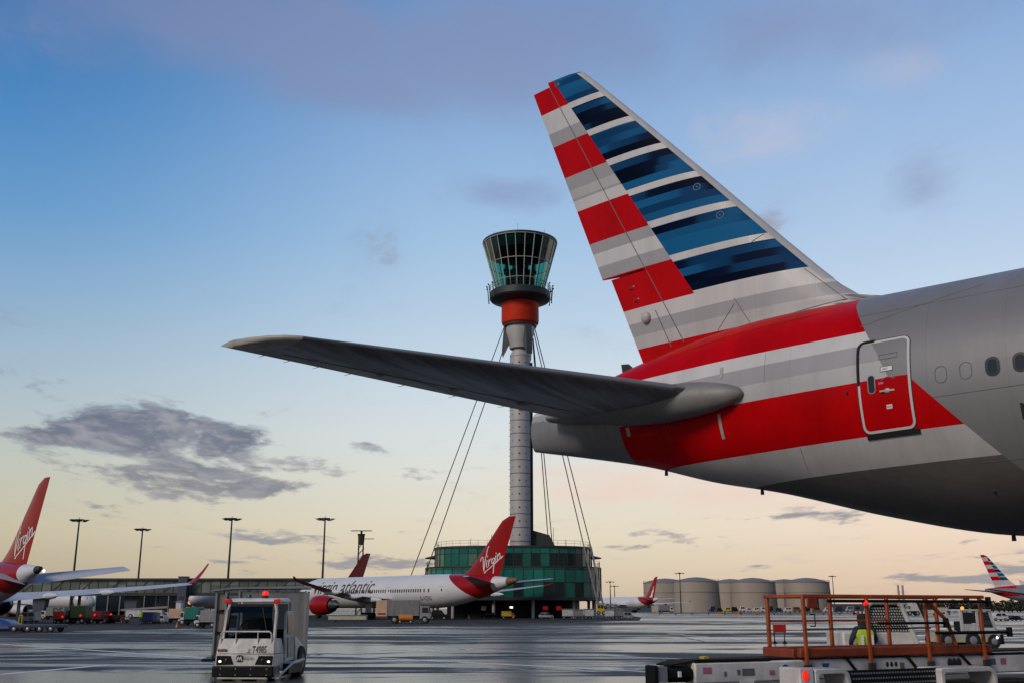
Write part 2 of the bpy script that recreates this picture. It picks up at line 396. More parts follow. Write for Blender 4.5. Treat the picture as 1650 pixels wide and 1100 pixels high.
    high = bank([(430,50,420,90,.62),(560,140,260,50,.52),(840,80,330,110,.72),(830,312,110,34,.46),(1480,300,60,50,.36),(1300,50,320,90,.50),(150,10,90,40,.30)])
    pink = bank([(1200,200,230,70,.42),(1420,110,150,50,.38),(1000,780,200,45,.66),(1180,800,200,35,.56),(1250,750,60,60,0),(900,110,100,60,.3)])
    s0 = mth('SUBTRACT', nn, .5)
    fd = smooth(mth('ADD', mth('MULTIPLY', s0, 2.7), dark), .285, .60)
    fh = smooth(mth('ADD', mth('MULTIPLY', s0, 1.5), high), .02, .62)
    fp = smooth(mth('ADD', mth('MULTIPLY', s0, 1.5), pink), .16, .70)
    sky = mix(mth('MULTIPLY', fh, .62), sky, rgb(132,142,178))
    sky = mix(mth('MULTIPLY', fp, .55), sky, rgb(240,208,194))
    core = mix(smooth(el, 2, 10), rgb(152,150,152), rgb(98,106,128))
    core = mix(smooth(n2, .44, .64), core, rgb(150,150,160))
    sky = mix(mth('MULTIPLY', fd, .90), sky, core)
    Lk.new(sky, bg.inputs['Color']); bg.inputs['Strength'].default_value = 1.0
build_world()
sd = bpy.data.lights.new('sun', 'SUN'); sd.energy = 1.75; sd.angle = R(20); sd.color = (1, .88, .76)
sun = bpy.data.objects.new('sun', sd); COL.objects.link(sun)
sdir = Vector((math.sin(SUN_AZ) * math.cos(SUN_EL), math.cos(SUN_AZ) * math.cos(SUN_EL), math.sin(SUN_EL)))
sun.rotation_euler = sdir.to_track_quat('Z', 'Y').to_euler(); sun.location = sdir * 300
scene.view_settings.view_transform = 'Standard'; scene.view_settings.look = 'None'; scene.view_settings.exposure = 0; scene.view_settings.gamma = 1

# ------------------------------------------------------------------ ground
g = MB(); g.add([(-4000,-300,0),(4000,-300,0),(4000,9000,0),(-4000,9000,0)], [(0,1,2,3)])
structure(g.build('ground', M['wet_asphalt'], smooth=0))
def gp_(u, v, h=.004):
    d = ray(u, v); t = -CAM_H / d.z; return Vector((d.x*t, d.y*t, h))
edge = [(-260,1030),(0,1022),(120,1016),(350,1011),(560,1009),(730,1008),(860,1003),(960,1001),(1030,999),(1034,994),(1010,990.5),(700,990),(200,990),(-400,990)]
g = MB(); g.add([gp_(*p) for p in edge], [tuple(range(len(edge)))])
structure(g.build('stand_pavement', M['dry_pavement'], smooth=0))

# ------------------------------------------------------------------ the big airliner tail
def hermite(x, kx, k):
    n = len(kx)
    if x <= kx[0]: return k[0]
    if x >= kx[-1]: return k[-1]
    i = max(j for j in range(n - 1) if kx[j] <= x)
    m = []
    for j in (i, i + 1):
        if j == 0: m.append((k[1]-k[0])/(kx[1]-kx[0]))
        elif j == n - 1: m.append((k[-1]-k[-2])/(kx[-1]-kx[-2]))
        else: m.append((k[j+1]-k[j-1])/(kx[j+1]-kx[j-1]))
    h = kx[i+1]-kx[i]; t = (x-kx[i])/h
    return (2*t**3-3*t**2+1)*k[i] + (t**3-2*t**2+t)*h*m[0] + (-2*t**3+3*t**2)*k[i+1] + (t**3-t**2)*h*m[1]
FX = [-2.05,0,2,4,6,8.5,11,14,18,22,50,60,65,68,70,71]
FT = [7.67,8.14,8.62,9.0,9.2,9.21,9.2,9.2,9.25,9.3,9.3,9.3,9.0,8.1,7.2,6.3]
FB = [6.5,6.11,5.69,5.12,4.68,3.98,3.45,3.29,3.11,3.1,3.1,3.1,3.3,3.9,4.6,5.5]
FR = [.22,.75,1.2,1.62,2.0,2.4,2.72,2.98,3.1,3.1,3.1,3.05,2.7,2.0,1.2,.3]
def fus(x): return hermite(x, FX, FT), hermite(x, FX, FB), hermite(x, FX, FR)
def skin(x, z, off=0):                 # starboard skin: y at a side-view point
    t, b, r = fus(x); c, h = (t + b) / 2, (t - b) / 2
    q = 1 - ((z - c) / h) ** 2
    return -(r * math.sqrt(max(q, 0)) + off)

A = thing('airliner', 'large silver airliner with a red, white and blue striped tail filling the upper foreground', 'airliner', (2.295, 29.675, 0), R(-40))
PAINT = [M[k] for k in ('plane_white', 'plane_grey', 'plane_red', 'plane_light', 'plane_silver', 'plane_belly', 'fin_blue')]
WHT, GRY, RED, LGT, SIL, BEL, BLU = range(7)
FRONT = [(8.55,9.3),(8.71,8.72),(9.14,7.9),(9.45,7.3),(9.7,6.715),(10.12,6.70),(10.14,6.66),(11.77,4.85),(12.2,4.4)]
def front_x(z):
    for (x0, z0), (x1, z1) in zip(FRONT[:-1], FRONT[1:]):
        if z1 <= z <= z0: return x0 + (x1 - x0) * (z0 - z) / (z0 - z1)
    return 8.55 if z > 9.3 else 12.2
FZ = [9.1, 7.9, 7.55, 7.12, 6.71, 5.52, 4.86]
def fus_col(c, f=None):
    x, z = c.x, c.z
    if x > front_x(z): return SIL
    if x < 1.75 and z < 7.35: return SIL
    if z > 9.1: return LGT
    if z > 7.9: return RED
    if z > 7.55: return WHT
    if z > 7.12: return GRY
    if z > 6.71: return LGT
    if z > 5.52: return RED
    if z > 4.86: return LGT
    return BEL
fcuts = [((0,0,z), (0,0,1)) for z in FZ] + [((1.75,0,0), (1,0,0))]
for (x0, z0), (x1, z1) in zip(FRONT[:-1], FRONT[1:]):
    fcuts.append(((x0,0,z0), (z1 - z0, 0, -(x1 - x0))))
mb = MB(); xs = [-2.05 + .3 * i for i in range(81)] + [24,28,34,40,46,50,55,60,62,64,65.5,67,68,69,70,70.6,71]
rings = []
for x in xs:
    t, b, r = fus(x); c, h = (t + b) / 2, (t - b) / 2
    rings.append([(x, r * math.cos(2*math.pi*j/80), c + h * math.sin(2*math.pi*j/80)) for j in range(80)])
mb.loft(rings)
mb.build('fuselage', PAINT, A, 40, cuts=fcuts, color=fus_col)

# fin and rudder
def foil(c):
    return 5 * (.2969 * math.sqrt(c) - .126 * c - .3516 * c * c + .2843 * c ** 3 - .1036 * c ** 4)
LEZ = [8.3, 9.2, 9.25, 9.44, 9.8, 10.34, 11.5, 13.63, 16, 18.0, 18.35, 18.6, 18.68]
LEX = [11.5, 9.9, 9.1, 8.29, 7.85, 7.34, 6.3, 4.44, 2.33, .53, .2, -.05, -.5]
def le_x(z): 
    for i in range(len(LEZ) - 1):
        if LEZ[i] <= z <= LEZ[i+1]: return LEX[i] + (LEX[i+1] - LEX[i]) * (z - LEZ[i]) / (LEZ[i+1] - LEZ[i])
    return LEX[-1]
def hinge_x(z): return -1.32 + (18.43 - z) / (18.43 - 8.89) * 4.76
def te_x(z): return -2.05 + (18.45 - z) / (18.45 - 11.37) * 2.63 if z > 11.37 else .87 + (11.37 - z) / (11.37 - 8.6) * 1.05
def fin_thick(z): return .125 - .02 * (z - 8.5) / 10
CH = [0, .004, .012, .025, .05, .08, .12, .17, .23, .3, .38, .46, .54, .62, .70, .78, .86, .93, .97, 1]
def fin_y(x, z):
    l, t = min(le_x(z), 8.3), te_x(z); c = max(0, min(1, (l - x) / (l - t)))
    return foil(c) * fin_thick(z) * (l - t)
def fin_ring(z, xa, xb, n=22):         # section between xa (front) and xb (rear)
    l = le_x(z); pts = []
    us = [((i / n) ** 1.8 if xa > l - .01 else i / n) for i in range(n + 1)]
    for u in us: x = xa + (xb - xa) * u; pts.append((x, fin_y(x, z) if z < 18.55 else fin_y(x, z) * max(0, (18.7 - z) / .15), z))
    return pts + [(x, -y, zz_) for x, y, zz_ in pts[::-1]]
finz = [8.5, 8.8, 9.1, 9.25, 9.34, 9.44, 9.6, 9.8, 10.05, 10.34, 10.9, 11.5] + [12 + .5 * i for i in range(13)] + [18.2, 18.35, 18.5, 18.6, 18.68]
def fin_col(c, f=None):
    x, z = c.x, c.z
    le_in = -.05 + .08 + (18.47 - z) / (18.47 - 10.33) * 7.2
    if z > 10.38:
        if x > -.42 + (17.38 - z) * .5974:
            if x > le_in: return LGT
            for a, b in ((17.38,17.6),(16.18,16.4),(14.95,15.17),(13.75,13.96),(12.55,12.77),(11.36,11.57)):
                if a < z < b: return WHT
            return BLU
        for zt_, k in ((99,RED),(17.58,WHT),(16.8,GRY),(16.3,RED),(15.1,GRY),(14.62,LGT) ,(14.3,GRY),(14.22,WHT),(13.85,RED),(12.66,GRY),(12.3,WHT),(11.86,GRY),(11.45,RED),(10.3,WHT)):
            if z <= zt_: out = k
        return out
    for zt_, k in ((11,RED),(10.3,WHT),(9.87,GRY),(9.48,LGT),(9.1,RED)):
        if z <= zt_: out = k
    if z > 10.3 and x > 3.7: return WHT
    return out
cutz = [17.38,17.6,16.18,16.4,14.95,15.17,13.75,13.96,12.55,12.77,11.36,11.57,10.38,17.58,16.8,16.3,15.1,14.62,14.3,14.22,13.85,12.66,12.3,11.86,11.45,10.3,9.87,9.48,9.1]
ncuts = [((0,0,z), (0,0,1)) for z in cutz] + [((-.42,0,17.38), (6.98,0,4.17)), ((.03,0,18.47), (8.14,0,7.2))]
mb = MB(); mb.loft([fin_ring(z, le_x(z), hinge_x(z) + .012) for z in finz])
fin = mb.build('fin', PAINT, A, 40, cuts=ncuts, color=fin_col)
for za, zb_, nm in ((11.41, 18.45, 'rudder'), (8.62, 11.36, 'rudder_tab')):
    zs = [za + (zb_ - za) * i / 14 for i in range(15)]
    mb = MB(); mb.loft([fin_ring(z, hinge_x(z) - .012, te_x(z), 10) for z in zs])
    mb.build('rudder', PAINT, A, 40, cuts=ncuts, color=fin_col)
# bright leading edge strip of the fin
mb = MB(); rr = []
for z in [10.0 + .425 * i for i in range(20)] + [18.35, 18.55]:
    l = le_x(z); p = [(l - .20 * u, fin_y(l - .20 * u, z) + .006, z) for u in (1, .6, .3, .12, .03)]
    rr.append([*p, (l + .012, 0, z), *[(x, -y, z_) for x, y, z_ in p[::-1]]])
mb.loft(rr, False, closed=False); mb.build('leading_edge', M['plane_light'], fin, 60)
# hinge line, actuator fairings, beacon, rings
mb = MB(); pts = [(hinge_x(z), -fin_y(hinge_x(z), z) - .004, z) for z in [9.0 + .47 * i for i in range(21)]]
mb.tube(pts, .014, 5); mb.build('hinge_line', M['seam'], fin)
mb = MB(); pts = [(te_x(z) + 1.15 - .04*(z-9), -fin_y(te_x(z) + 1.15, z) - .004, z) for z in (8.95, 9.4, 9.8, 10.1)]; mb.tube(pts, .012, 5); mb.build('hinge_line', M['seam'], fin)
for z in (10.95, 10.55):
    x = te_x(z) + .62; mb = MB(); mb.ball((x, -fin_y(x, z), z), .07, 8, sx=1.7, sy=.4, sz=1.2); mb.build('hinge_fairing', M['plane_red_deep'], fin, 60)
x, z = te_x(9.95) + .72, 9.95
mb = MB(); mb.ball((x, -fin_y(x, z) - .05, z), .15, 10, sy=.7, sz=1.15); mb.build('tail_lamp', M['plane_light'], fin, 60)
x, z = hinge_x(8.86), 8.86
mb = MB(); mb.hexa([(x-.22,-fin_y(x,z)-.02,z-.18),(x-.16,-fin_y(x,z)-.02,z-.2),(x+.1,-fin_y(x,z)-.02,z),(x+.05,-fin_y(x,z)-.02,z+.05)], [(x-.22,-fin_y(x,z)-.12,z-.18),(x-.16,-fin_y(x,z)-.12,z-.2),(x+.1,-fin_y(x,z)-.12,z),(x+.05,-fin_y(x,z)-.12,z+.05)]); mb.build('hinge_bracket', M['dark_steel'], fin)
for (x, z) in ((4.02, 13.42), (4.72, 12.38)):
    mb = MB(); n = 20
    for ra, rb in ((.095, .112), (0.0, .02)):
        v = []
        for i in range(n):
            a = 2*math.pi*i/n
            for r in (ra, rb): xx, zx = x + r*math.cos(a), z + r*math.sin(a); v.append((xx, -fin_y(xx, zx) - .006, zx))
        mb.add(v, [(2*i, 2*i+1, (2*i+3) % (2*n), (2*i+2) % (2*n)) for i in range(n)])
    mb.build('antenna_ring', M['ring_blue'], fin)
# a few sheet joints on the fin
for p0, p1 in (((7.0,10.35),(8.0,9.35)),((5.6,11.36),(5.95,11.55)),((5.05,9.9),(5.5,9.1)),((4.5,9.12),(5.05,9.75)),((8.05,9.33),(6.2,9.12))):
    pts = [(p0[0]+(p1[0]-p0[0])*i/8, 0, p0[1]+(p1[1]-p0[1])*i/8) for i in range(9)]
    pts = [(x, -fin_y(x, z) - .002, z) for x, _, z in pts]
    mb = MB(); mb.tube(pts, .009, 4); mb.build('sheet_joint', M['seam'], fin)
# rudder tip cap on the fin
mb = MB(); mb.ball((-.95, 0, 18.42), .2, 8, sx=1.5, sy=.55, sz=.9); mb.build('tip_cap', M['tower_dark'], fin, 60)

# tailplanes
def tail_sec(ys, side, n=16):
    t = (ys - .4) / 10.1
    lx = 6.06 + (ys - .4) / 8.2 * -6.05 * (8.2/8.2); lx = 4.67 - (ys - 2.3) * (6.05 / 8.2)
    tx = -.28 - (ys - 2.3) * (3.02 / 8.2)
    z = 7.18 + (ys - 2.3) * (.79 / 8.2); ch = lx - tx
    return lx, tx, z, ch, side
def tail_ring(ys, side, th=None, n=14, inset=0):
    lx, tx, z, ch, s = tail_sec(ys, side)
    th = th or (.105 - .015 * ys / 10)
    up, lo = [], []
    for i in range(n + 1):
        c = (i / n) ** 1.7; y_ = foil(c) * th * ch
        x = lx - inset - c * (ch - inset)
        up.append((x, s * ys, z + y_ * .85)); lo.append((x, s * ys, z - y_ * 1.15))
    return up + lo[:0:-1][:-1] if False else up + lo[-2:0:-1]
for side in (-1, 1):
    t = MB(); t.loft([tail_ring(y, side) for y in [.3, 1, 2, 3, 4, 5, 6, 7, 8, 9, 9.9]])
    tp = t.build('tailplane', M['tailplane_skin'], A, 50)
    # rounded, cream tip
    t = MB(); rr = []
    for y, ins in ((9.9, 0), (10.1, .10), (10.3, .35), (10.42, .72), (10.5, 1.2)):
        rr.append(tail_ring(y, side, .10 if y < 10.3 else .085, inset=ins))
    t.loft(rr); t.build('tip_cap', M['tip_cream'], tp, 50)
    # polished leading edge
    t = MB(); rr = []
    for y in [2.6 + .365 * i for i in range(21)]:
        lx, tx, z, ch, s = tail_sec(y, side); th = .105 - .015 * y / 10
        p = []
        for c, k in ((.035, .85), (.015, .85), (.004, .85), (0, 0), (.004, -1.15), (.012, -1.15)):
            p.append((lx - c * ch + (.012 if k == 0 else 0.004), s * y, z + foil(c) * th * ch * k + .004 * (1 if k > 0 else -1 if k < 0 else 0)))
        rr.append(p)
    t.loft(rr, False, closed=False); t.build('leading_edge', M['bare_metal'], tp, 60)
    # elevator joint and hinge fairing
    t = MB()
    for fr in (.70,):
        pts = []
        for y in [2.5 + .7 * i for i in range(11)]:
            lx, tx, z, ch, s = tail_sec(y, side); th = .105 - .015 * y / 10
            pts.append((lx - fr * ch, s * y, z - foil(fr) * th * ch * 1.15 - .002))
        t.tube(pts, .011, 4)
    t.build('elevator_joint', M['seam'], tp)
    # root fairing: long teardrop
    t = MB(); rr = []
    for x, ry, rz_, yc, zc_ in ((6.0,.03,.03,1.93,6.95),(5.92,.12,.14,1.93,6.95),(5.6,.24,.27,1.92,6.95),(5.1,.36,.38,1.90,6.96),(4.5,.46,.45,1.86,6.97),(3.6,.58,.48,1.74,6.99),(2.4,.70,.46,1.52,7.05),(1.2,.62,.32,1.25,7.16),(0,.5,.22,.95,7.2),(-.8,.3,.1,.7,7.25)):
        rr.append([(x, side*(yc + .12 + ry*math.cos(2*math.pi*j/24)), zc_ + rz_*math.sin(2*math.pi*j/24)) for j in range(24)])
    t.loft(rr); t.build('root_fairing', M['fairing_grey'], tp, 60)
    # static wicks and hinge fairings along the trailing edge
    for y in (3.2, 4.6, 6.0, 7.4, 8.2, 8.9, 9.5):
        lx, tx, z, ch, s = tail_sec(y, side); MB().cyl((tx + .03, s*y, z), (tx - .24, s*y, z - .01), .009, .004, 5).build('static_wick', M['seal_black'], tp, 0)
    for y in (3.6, 5.4, 7.2, 8.8):
        lx, tx, z, ch, s = tail_sec(y, side); k = .8 * ch / 5
        MB().lathex([(.01, -.42*k), (.05*k + .015, -.2*k), (.06*k + .02, .1*k), (.02, .5*k)], 10, (lx - .72*ch, s*y, z - foil(.7)*.10*ch*1.1)).build('hinge_fairing', M['tailplane_skin'], tp, 60)
# static seal plates beside the root (pale index strips)
for (x, z0, z1, w) in ((5.33, 7.42, 7.72, .10), (5.2, 5.95, 6.55, .09), (2.05, 6.42, 6.66, .13)):
    t = MB(); v = []
    for i in range(5):
        z = z0 + (z1 - z0) * i / 4
        for xx in (x - w/2, x + w/2): v.append((xx, skin(xx, z, .012), z))
    t.add(v, [(2*i, 2*i+1, 2*i+3, 2*i+2) for i in range(4)]); t.build('index_plate', M['tip_cream'], A)

# door
def rrect(x0, x1, z0, z1, r, n=6, lean=0):
    p = []
    for cx, cz, a0 in ((x1-r, z1-r, 0), (x0+r, z1-r, 90), (x0+r, z0+r, 180), (x1-r, z0+r, 270)):
        for i in range(n + 1):
            a = R(a0 + 90 * i / n); p.append((cx + r*math.cos(a), cz + r*math.sin(a)))
    q = []
    for i in range(len(p)):
        a, b = p[i], p[(i + 1) % len(p)]; L = math.hypot(b[0]-a[0], b[1]-a[1]); k = max(1, int(L / .1))
        for j in range(k): q.append((a[0]+(b[0]-a[0])*j/k, a[1]+(b[1]-a[1])*j/k))
    return q
def band(loop_o, loop_i, off):
    n = len(loop_o); v = []
    for a, b in zip(loop_o, loop_i): v += [(a[0], skin(*a, off), a[1]), (b[0], skin(*b, off), b[1])]
    return MB().add(v, [(2*i, 2*i+1, (2*i+3) % (2*n), (2*i+2) % (2*n)) for i in range(n)])
def shrink(loop, cx, cz, d):
    out = []
    n = len(loop)
    for i in range(n):
        a, b = loop[i-1], loop[(i+1) % n]; t = Vector((b[0]-a[0], b[1]-a[1])).normalized()
        out.append((loop[i][0] - t.y*d, loop[i][1] + t.x*d))
    return out
def patch(x0, x1, z0, z1, off, nx=6, nz=12):
    v, f = [], []
    for i in range(nx + 1):
        for j in range(nz + 1):
            x, z = x0 + (x1-x0)*i/nx, z0 + (z1-z0)*j/nz; v.append((x, skin(x, z, off), z))
    for i in range(nx):
        for j in range(nz): a = i*(nz+1)+j; f.append((a, a+1, a+nz+2, a+nz+1))
    return MB().add(v, f)
D0, D1, DZ0, DZ1 = 8.99, 10.19, 5.56, 7.60
lo = rrect(D0, D1, DZ0, DZ1, .16)
door = patch(D0 + .05, D1 - .05, DZ0 + .05, DZ1 - .05, .006, 12, 24).build('door', PAINT, A, 40, cuts=fcuts, color=fus_col)
band(lo, shrink(lo, 0, 0, .055), .014).build('door_frame', M['plane_white'], door)
so = shrink(lo, 0, 0, -.018)
band(so, lo, .008).build('door_seam', M['seal_black'], door)
n = len(lo)
seg = [p for p in lo if (p[1] > 6.62 and p[0] < 9.35) or (p[1] > 7.55 and p[0] < 9.4)]
t = MB()
for a, b in zip(seg[:-1], seg[1:]):
    if math.hypot(a[0]-b[0], a[1]-b[1]) < .3:
        t.cyl((a[0]+.02, skin(*a, .012), a[1]), (b[0]+.02, skin(*b, .012), b[1]), .036, n=6)
t.build('door_seal', M['seal_black'], door)
patch(D0 + .05, D1 + .06, DZ0 - .12, DZ0 - .01, .03, 4, 2).build('scuff_plate', M['seal_black'], door)
wl = rrect(9.24, 9.38, 6.42, 6.80, .06, 4)
t = MB().add([(p[0], skin(*p, .014), p[1]) for p in wl], [tuple(range(len(wl)))]); t.build('door_window', M['pane_dark'], door)
band(shrink(wl, 0, 0, -.02), wl, .016).build('window_frame', M['steel'], door)
lp = rrect(9.5, 9.92, 7.13, 7.25, .02, 2); band(lp, shrink(lp, 0, 0, .012), .012).build('handle_panel', M['seam'], door)
t = patch(9.54, 9.80, 6.86, 6.96, .012, 2, 2); t.build('placard', M['letter_white'], door)
lp = rrect(9.53, 9.81, 6.85, 6.97, .01, 2); band(lp, shrink(lp, 0, 0, .012), .015).build('placard_frame', M['seam'], door)
t = MB(); hz = 6.42
t.ball((9.66, skin(9.66, hz, .02), hz), .07, 8, sx=1, sy=.3, sz=.8); t.bx(9.5, 9.82, skin(9.66, hz, .035), skin(9.66, hz, .0), hz-.018, hz+.018); t.build('door_handle', M['tip_cream'], door, 40)
t = patch(9.60, 9.73, 6.03, 6.12, .012, 2, 2); t.build('placard', M['letter_white'], door)
t = patch(9.47, 9.58, 6.58, 6.63, .012, 2, 2); t.build('placard', M['sticker_pink'], door)
t = MB(); pts = [(9.54 + .3*i/8, 0, 6.66 + .06*math.sin(math.pi*i/8)) for i in range(9)]
t.tube([(x, skin(x, z, .012), z) for x, _, z in pts], .009, 5); t.build('handle_arrow', M['sticker_pink'], door)
t = text_mesh('EXIT', .05, lambda a, b: (9.725 - .11 + a, skin(9.62 + a, 6.06 + b, .016), 6.055 + b)); t.build('placard_text', M['plane_red_deep'], door)
t = text_mesh('EXIT', .06, lambda a, b: (9.58 + a, skin(9.58 + a, 6.88 + b, .016), 6.885 + b)); t.build('placard_text', M['letter_black'], door)
# cabin windows
def cabin_window(x, plug=False):
    lo = rrect(x - .125, x + .125, 6.40, 6.76, .115, 6)
    if plug:
        return band(lo, shrink(lo, 0, 0, .014), .004).build('window_plug', M['seam'], A)
    fr = band(shrink(lo, 0, 0, -.02), shrink(lo, 0, 0, .035), .008).build('window', M['pane_frame'], A)
    li = shrink(lo, 0, 0, .035)
    MB().add([(p[0], skin(*p, .004), p[1]) for p in li], [tuple(range(len(li)))]).build('pane', M['pane_dark'], fr)
cabin_window(10.83, True); cabin_window(11.34, True)
for k in range(24): cabin_window(11.87 + .53 * k)
# lap joints and seams
def skin_line(pts, r, name='skin_joint', m='seam'):
    q = []
    for (x0, z0), (x1, z1) in zip(pts[:-1], pts[1:]):
        k = max(2, int(math.hypot(x1-x0, z1-z0) / .15))
        q += [(x0+(x1-x0)*i/k, z0+(z1-z0)*i/k) for i in range(k)]
    q.append(pts[-1])
    MB().tube([(x, skin(x, z, .0), z) for x, z in q], r, 4).build(name, M[m], A)
skin_line([(10.62,6.13),(24,6.10)], .007)
skin_line([(8.85,8.36),(14,8.30)], .006); skin_line([(9.0,8.05),(11.6,8.62)], .008)
skin_line([(11.3,4.75),(20,4.75)], .006)
for x, za, zb_ in ((6.6,7.05,7.85),(3.4,6.0,7.0),(.4,6.6,7.3),(-.5,6.75,7.4),(-1.2,6.8,7.5),(1.2,6.35,7.2),(.8,6.4,7.25),(.0,6.5,7.3),(14.6,4.2,8.9),(7.3,5.0,5.5),(8.7,4.6,4.84)):
    skin_line([(x,za),(x,zb_)], .005)
for x, z in ((8.72,6.5),(8.72,6.53),(11.4,4.2),(14.5,4.35)):
    MB().ball((x, skin(x, z, 0), z), .03, 6).build('vent_port', M['seal_black'], A)
for x in (2.6, 5.4, 11.2, 13.2):
    b = fus(x)[1]; MB().lathe([(.05,-.12),(.04,.03)], 8, (x, -.12, b)).build('drain_mast', M['dark_steel'], A)
x = 1.5; zt_ = fus(x)[0]
MB().loft([[(x+.25,-.02,zt_-.1),(x+.25,.02,zt_-.1),(x-.3,.02,zt_-.1),(x-.3,-.02,zt_-.1)],[(x-.1,-.015,zt_+.22),(x-.1,.015,zt_+.22),(x-.35,.015,zt_+.24),(x-.35,-.015,zt_+.24)]]).build('blade_antenna', M['seal_black'], A)
# registration letter
t = text_mesh('N', .42, lambda a, b: (12.27 + a, skin(12.27 + a, 5.48 + b, .008), 5.48 + b), weight=.012); t.build('registration', M['letter_black'], A)
# tail cone end
MB().bx(-2.12,-2.05,-.18,.18,6.9,7.3).build('exhaust', M['dark_steel'], A)
# landing gear under the part of the fuselage beside the camera
for side in (-1, 1):
    gm = MB(); gm.cyl((34, side*5.0, .7), (34, side*4.2, 3.6), .22, n=14); gm.cyl((32.4, side*5, .66), (35.6, side*5, .66), .16); gm.cyl((34, side*4.7, 1.9), (34, side*2.5, 3.4), .12)
    gear = gm.build('main_gear', M['steel'], A, 40)
    for x in (32.55, 34, 35.45):
        for dy in (-.55, .55):
            w = MB(); w.cyl((x, side*5+dy-.22, .66), (x, side*5+dy+.22, .66), .66, n=28); w.build('wheel', M['tyre'], gear, 40, bevel=.06)
gm = MB(); gm.cyl((64.5,0,.55),(64.5,0,3.6),.16); ng = gm.build('nose_gear', M['steel'], A, 40)
for dy in (-.3,.3):
    w = MB(); w.cyl((64.5,dy-.16,.53),(64.5,dy+.16,.53),.53,n=24); w.build('wheel', M['tyre'], ng, 40)

# ------------------------------------------------------------------ the other airliners (x forward from the tail end, y to port)
VIRGIN = [  # hand-written strokes, in photo-like units (x along the fin, y up), about 36 x 44
 [(0,20),(1,24),(3,26.5),(4.5,26),(5,21),(5.6,8),(6.2,4)],[(6.2,4),(8,20),(11.5,38),(13.8,43.5)],
 [(11.3,21),(10.6,16),(10.4,11.5),(11.6,9.5)],[(12,26.5),(12.2,28)],
 [(14.4,22),(14.2,17),(13.8,11.5)],[(14.1,17.5),(16,21.5),(18.4,23.6)],
 [(23,24),(21,24),(19.2,21.5),(18.6,18),(19.4,15.4),(21.4,16.6),(23,20.5),(23.2,24.2),(22.2,14),(21,2),(20.8,0)],
 [(25.2,27.5),(25,22),(25.4,18.5)],[(25.8,31),(26,32.4)],
 [(28,30),(27.8,25),(27.6,20.5)],[(27.8,25),(29.6,30),(31.4,31.6),(31.8,28),(31.6,23.6),(33,23),(35.6,26.2)],
 [(35.8,27),(27,18.5),(17,9.5),(7.6,2),(7,1),(8.4,1.2)],
]
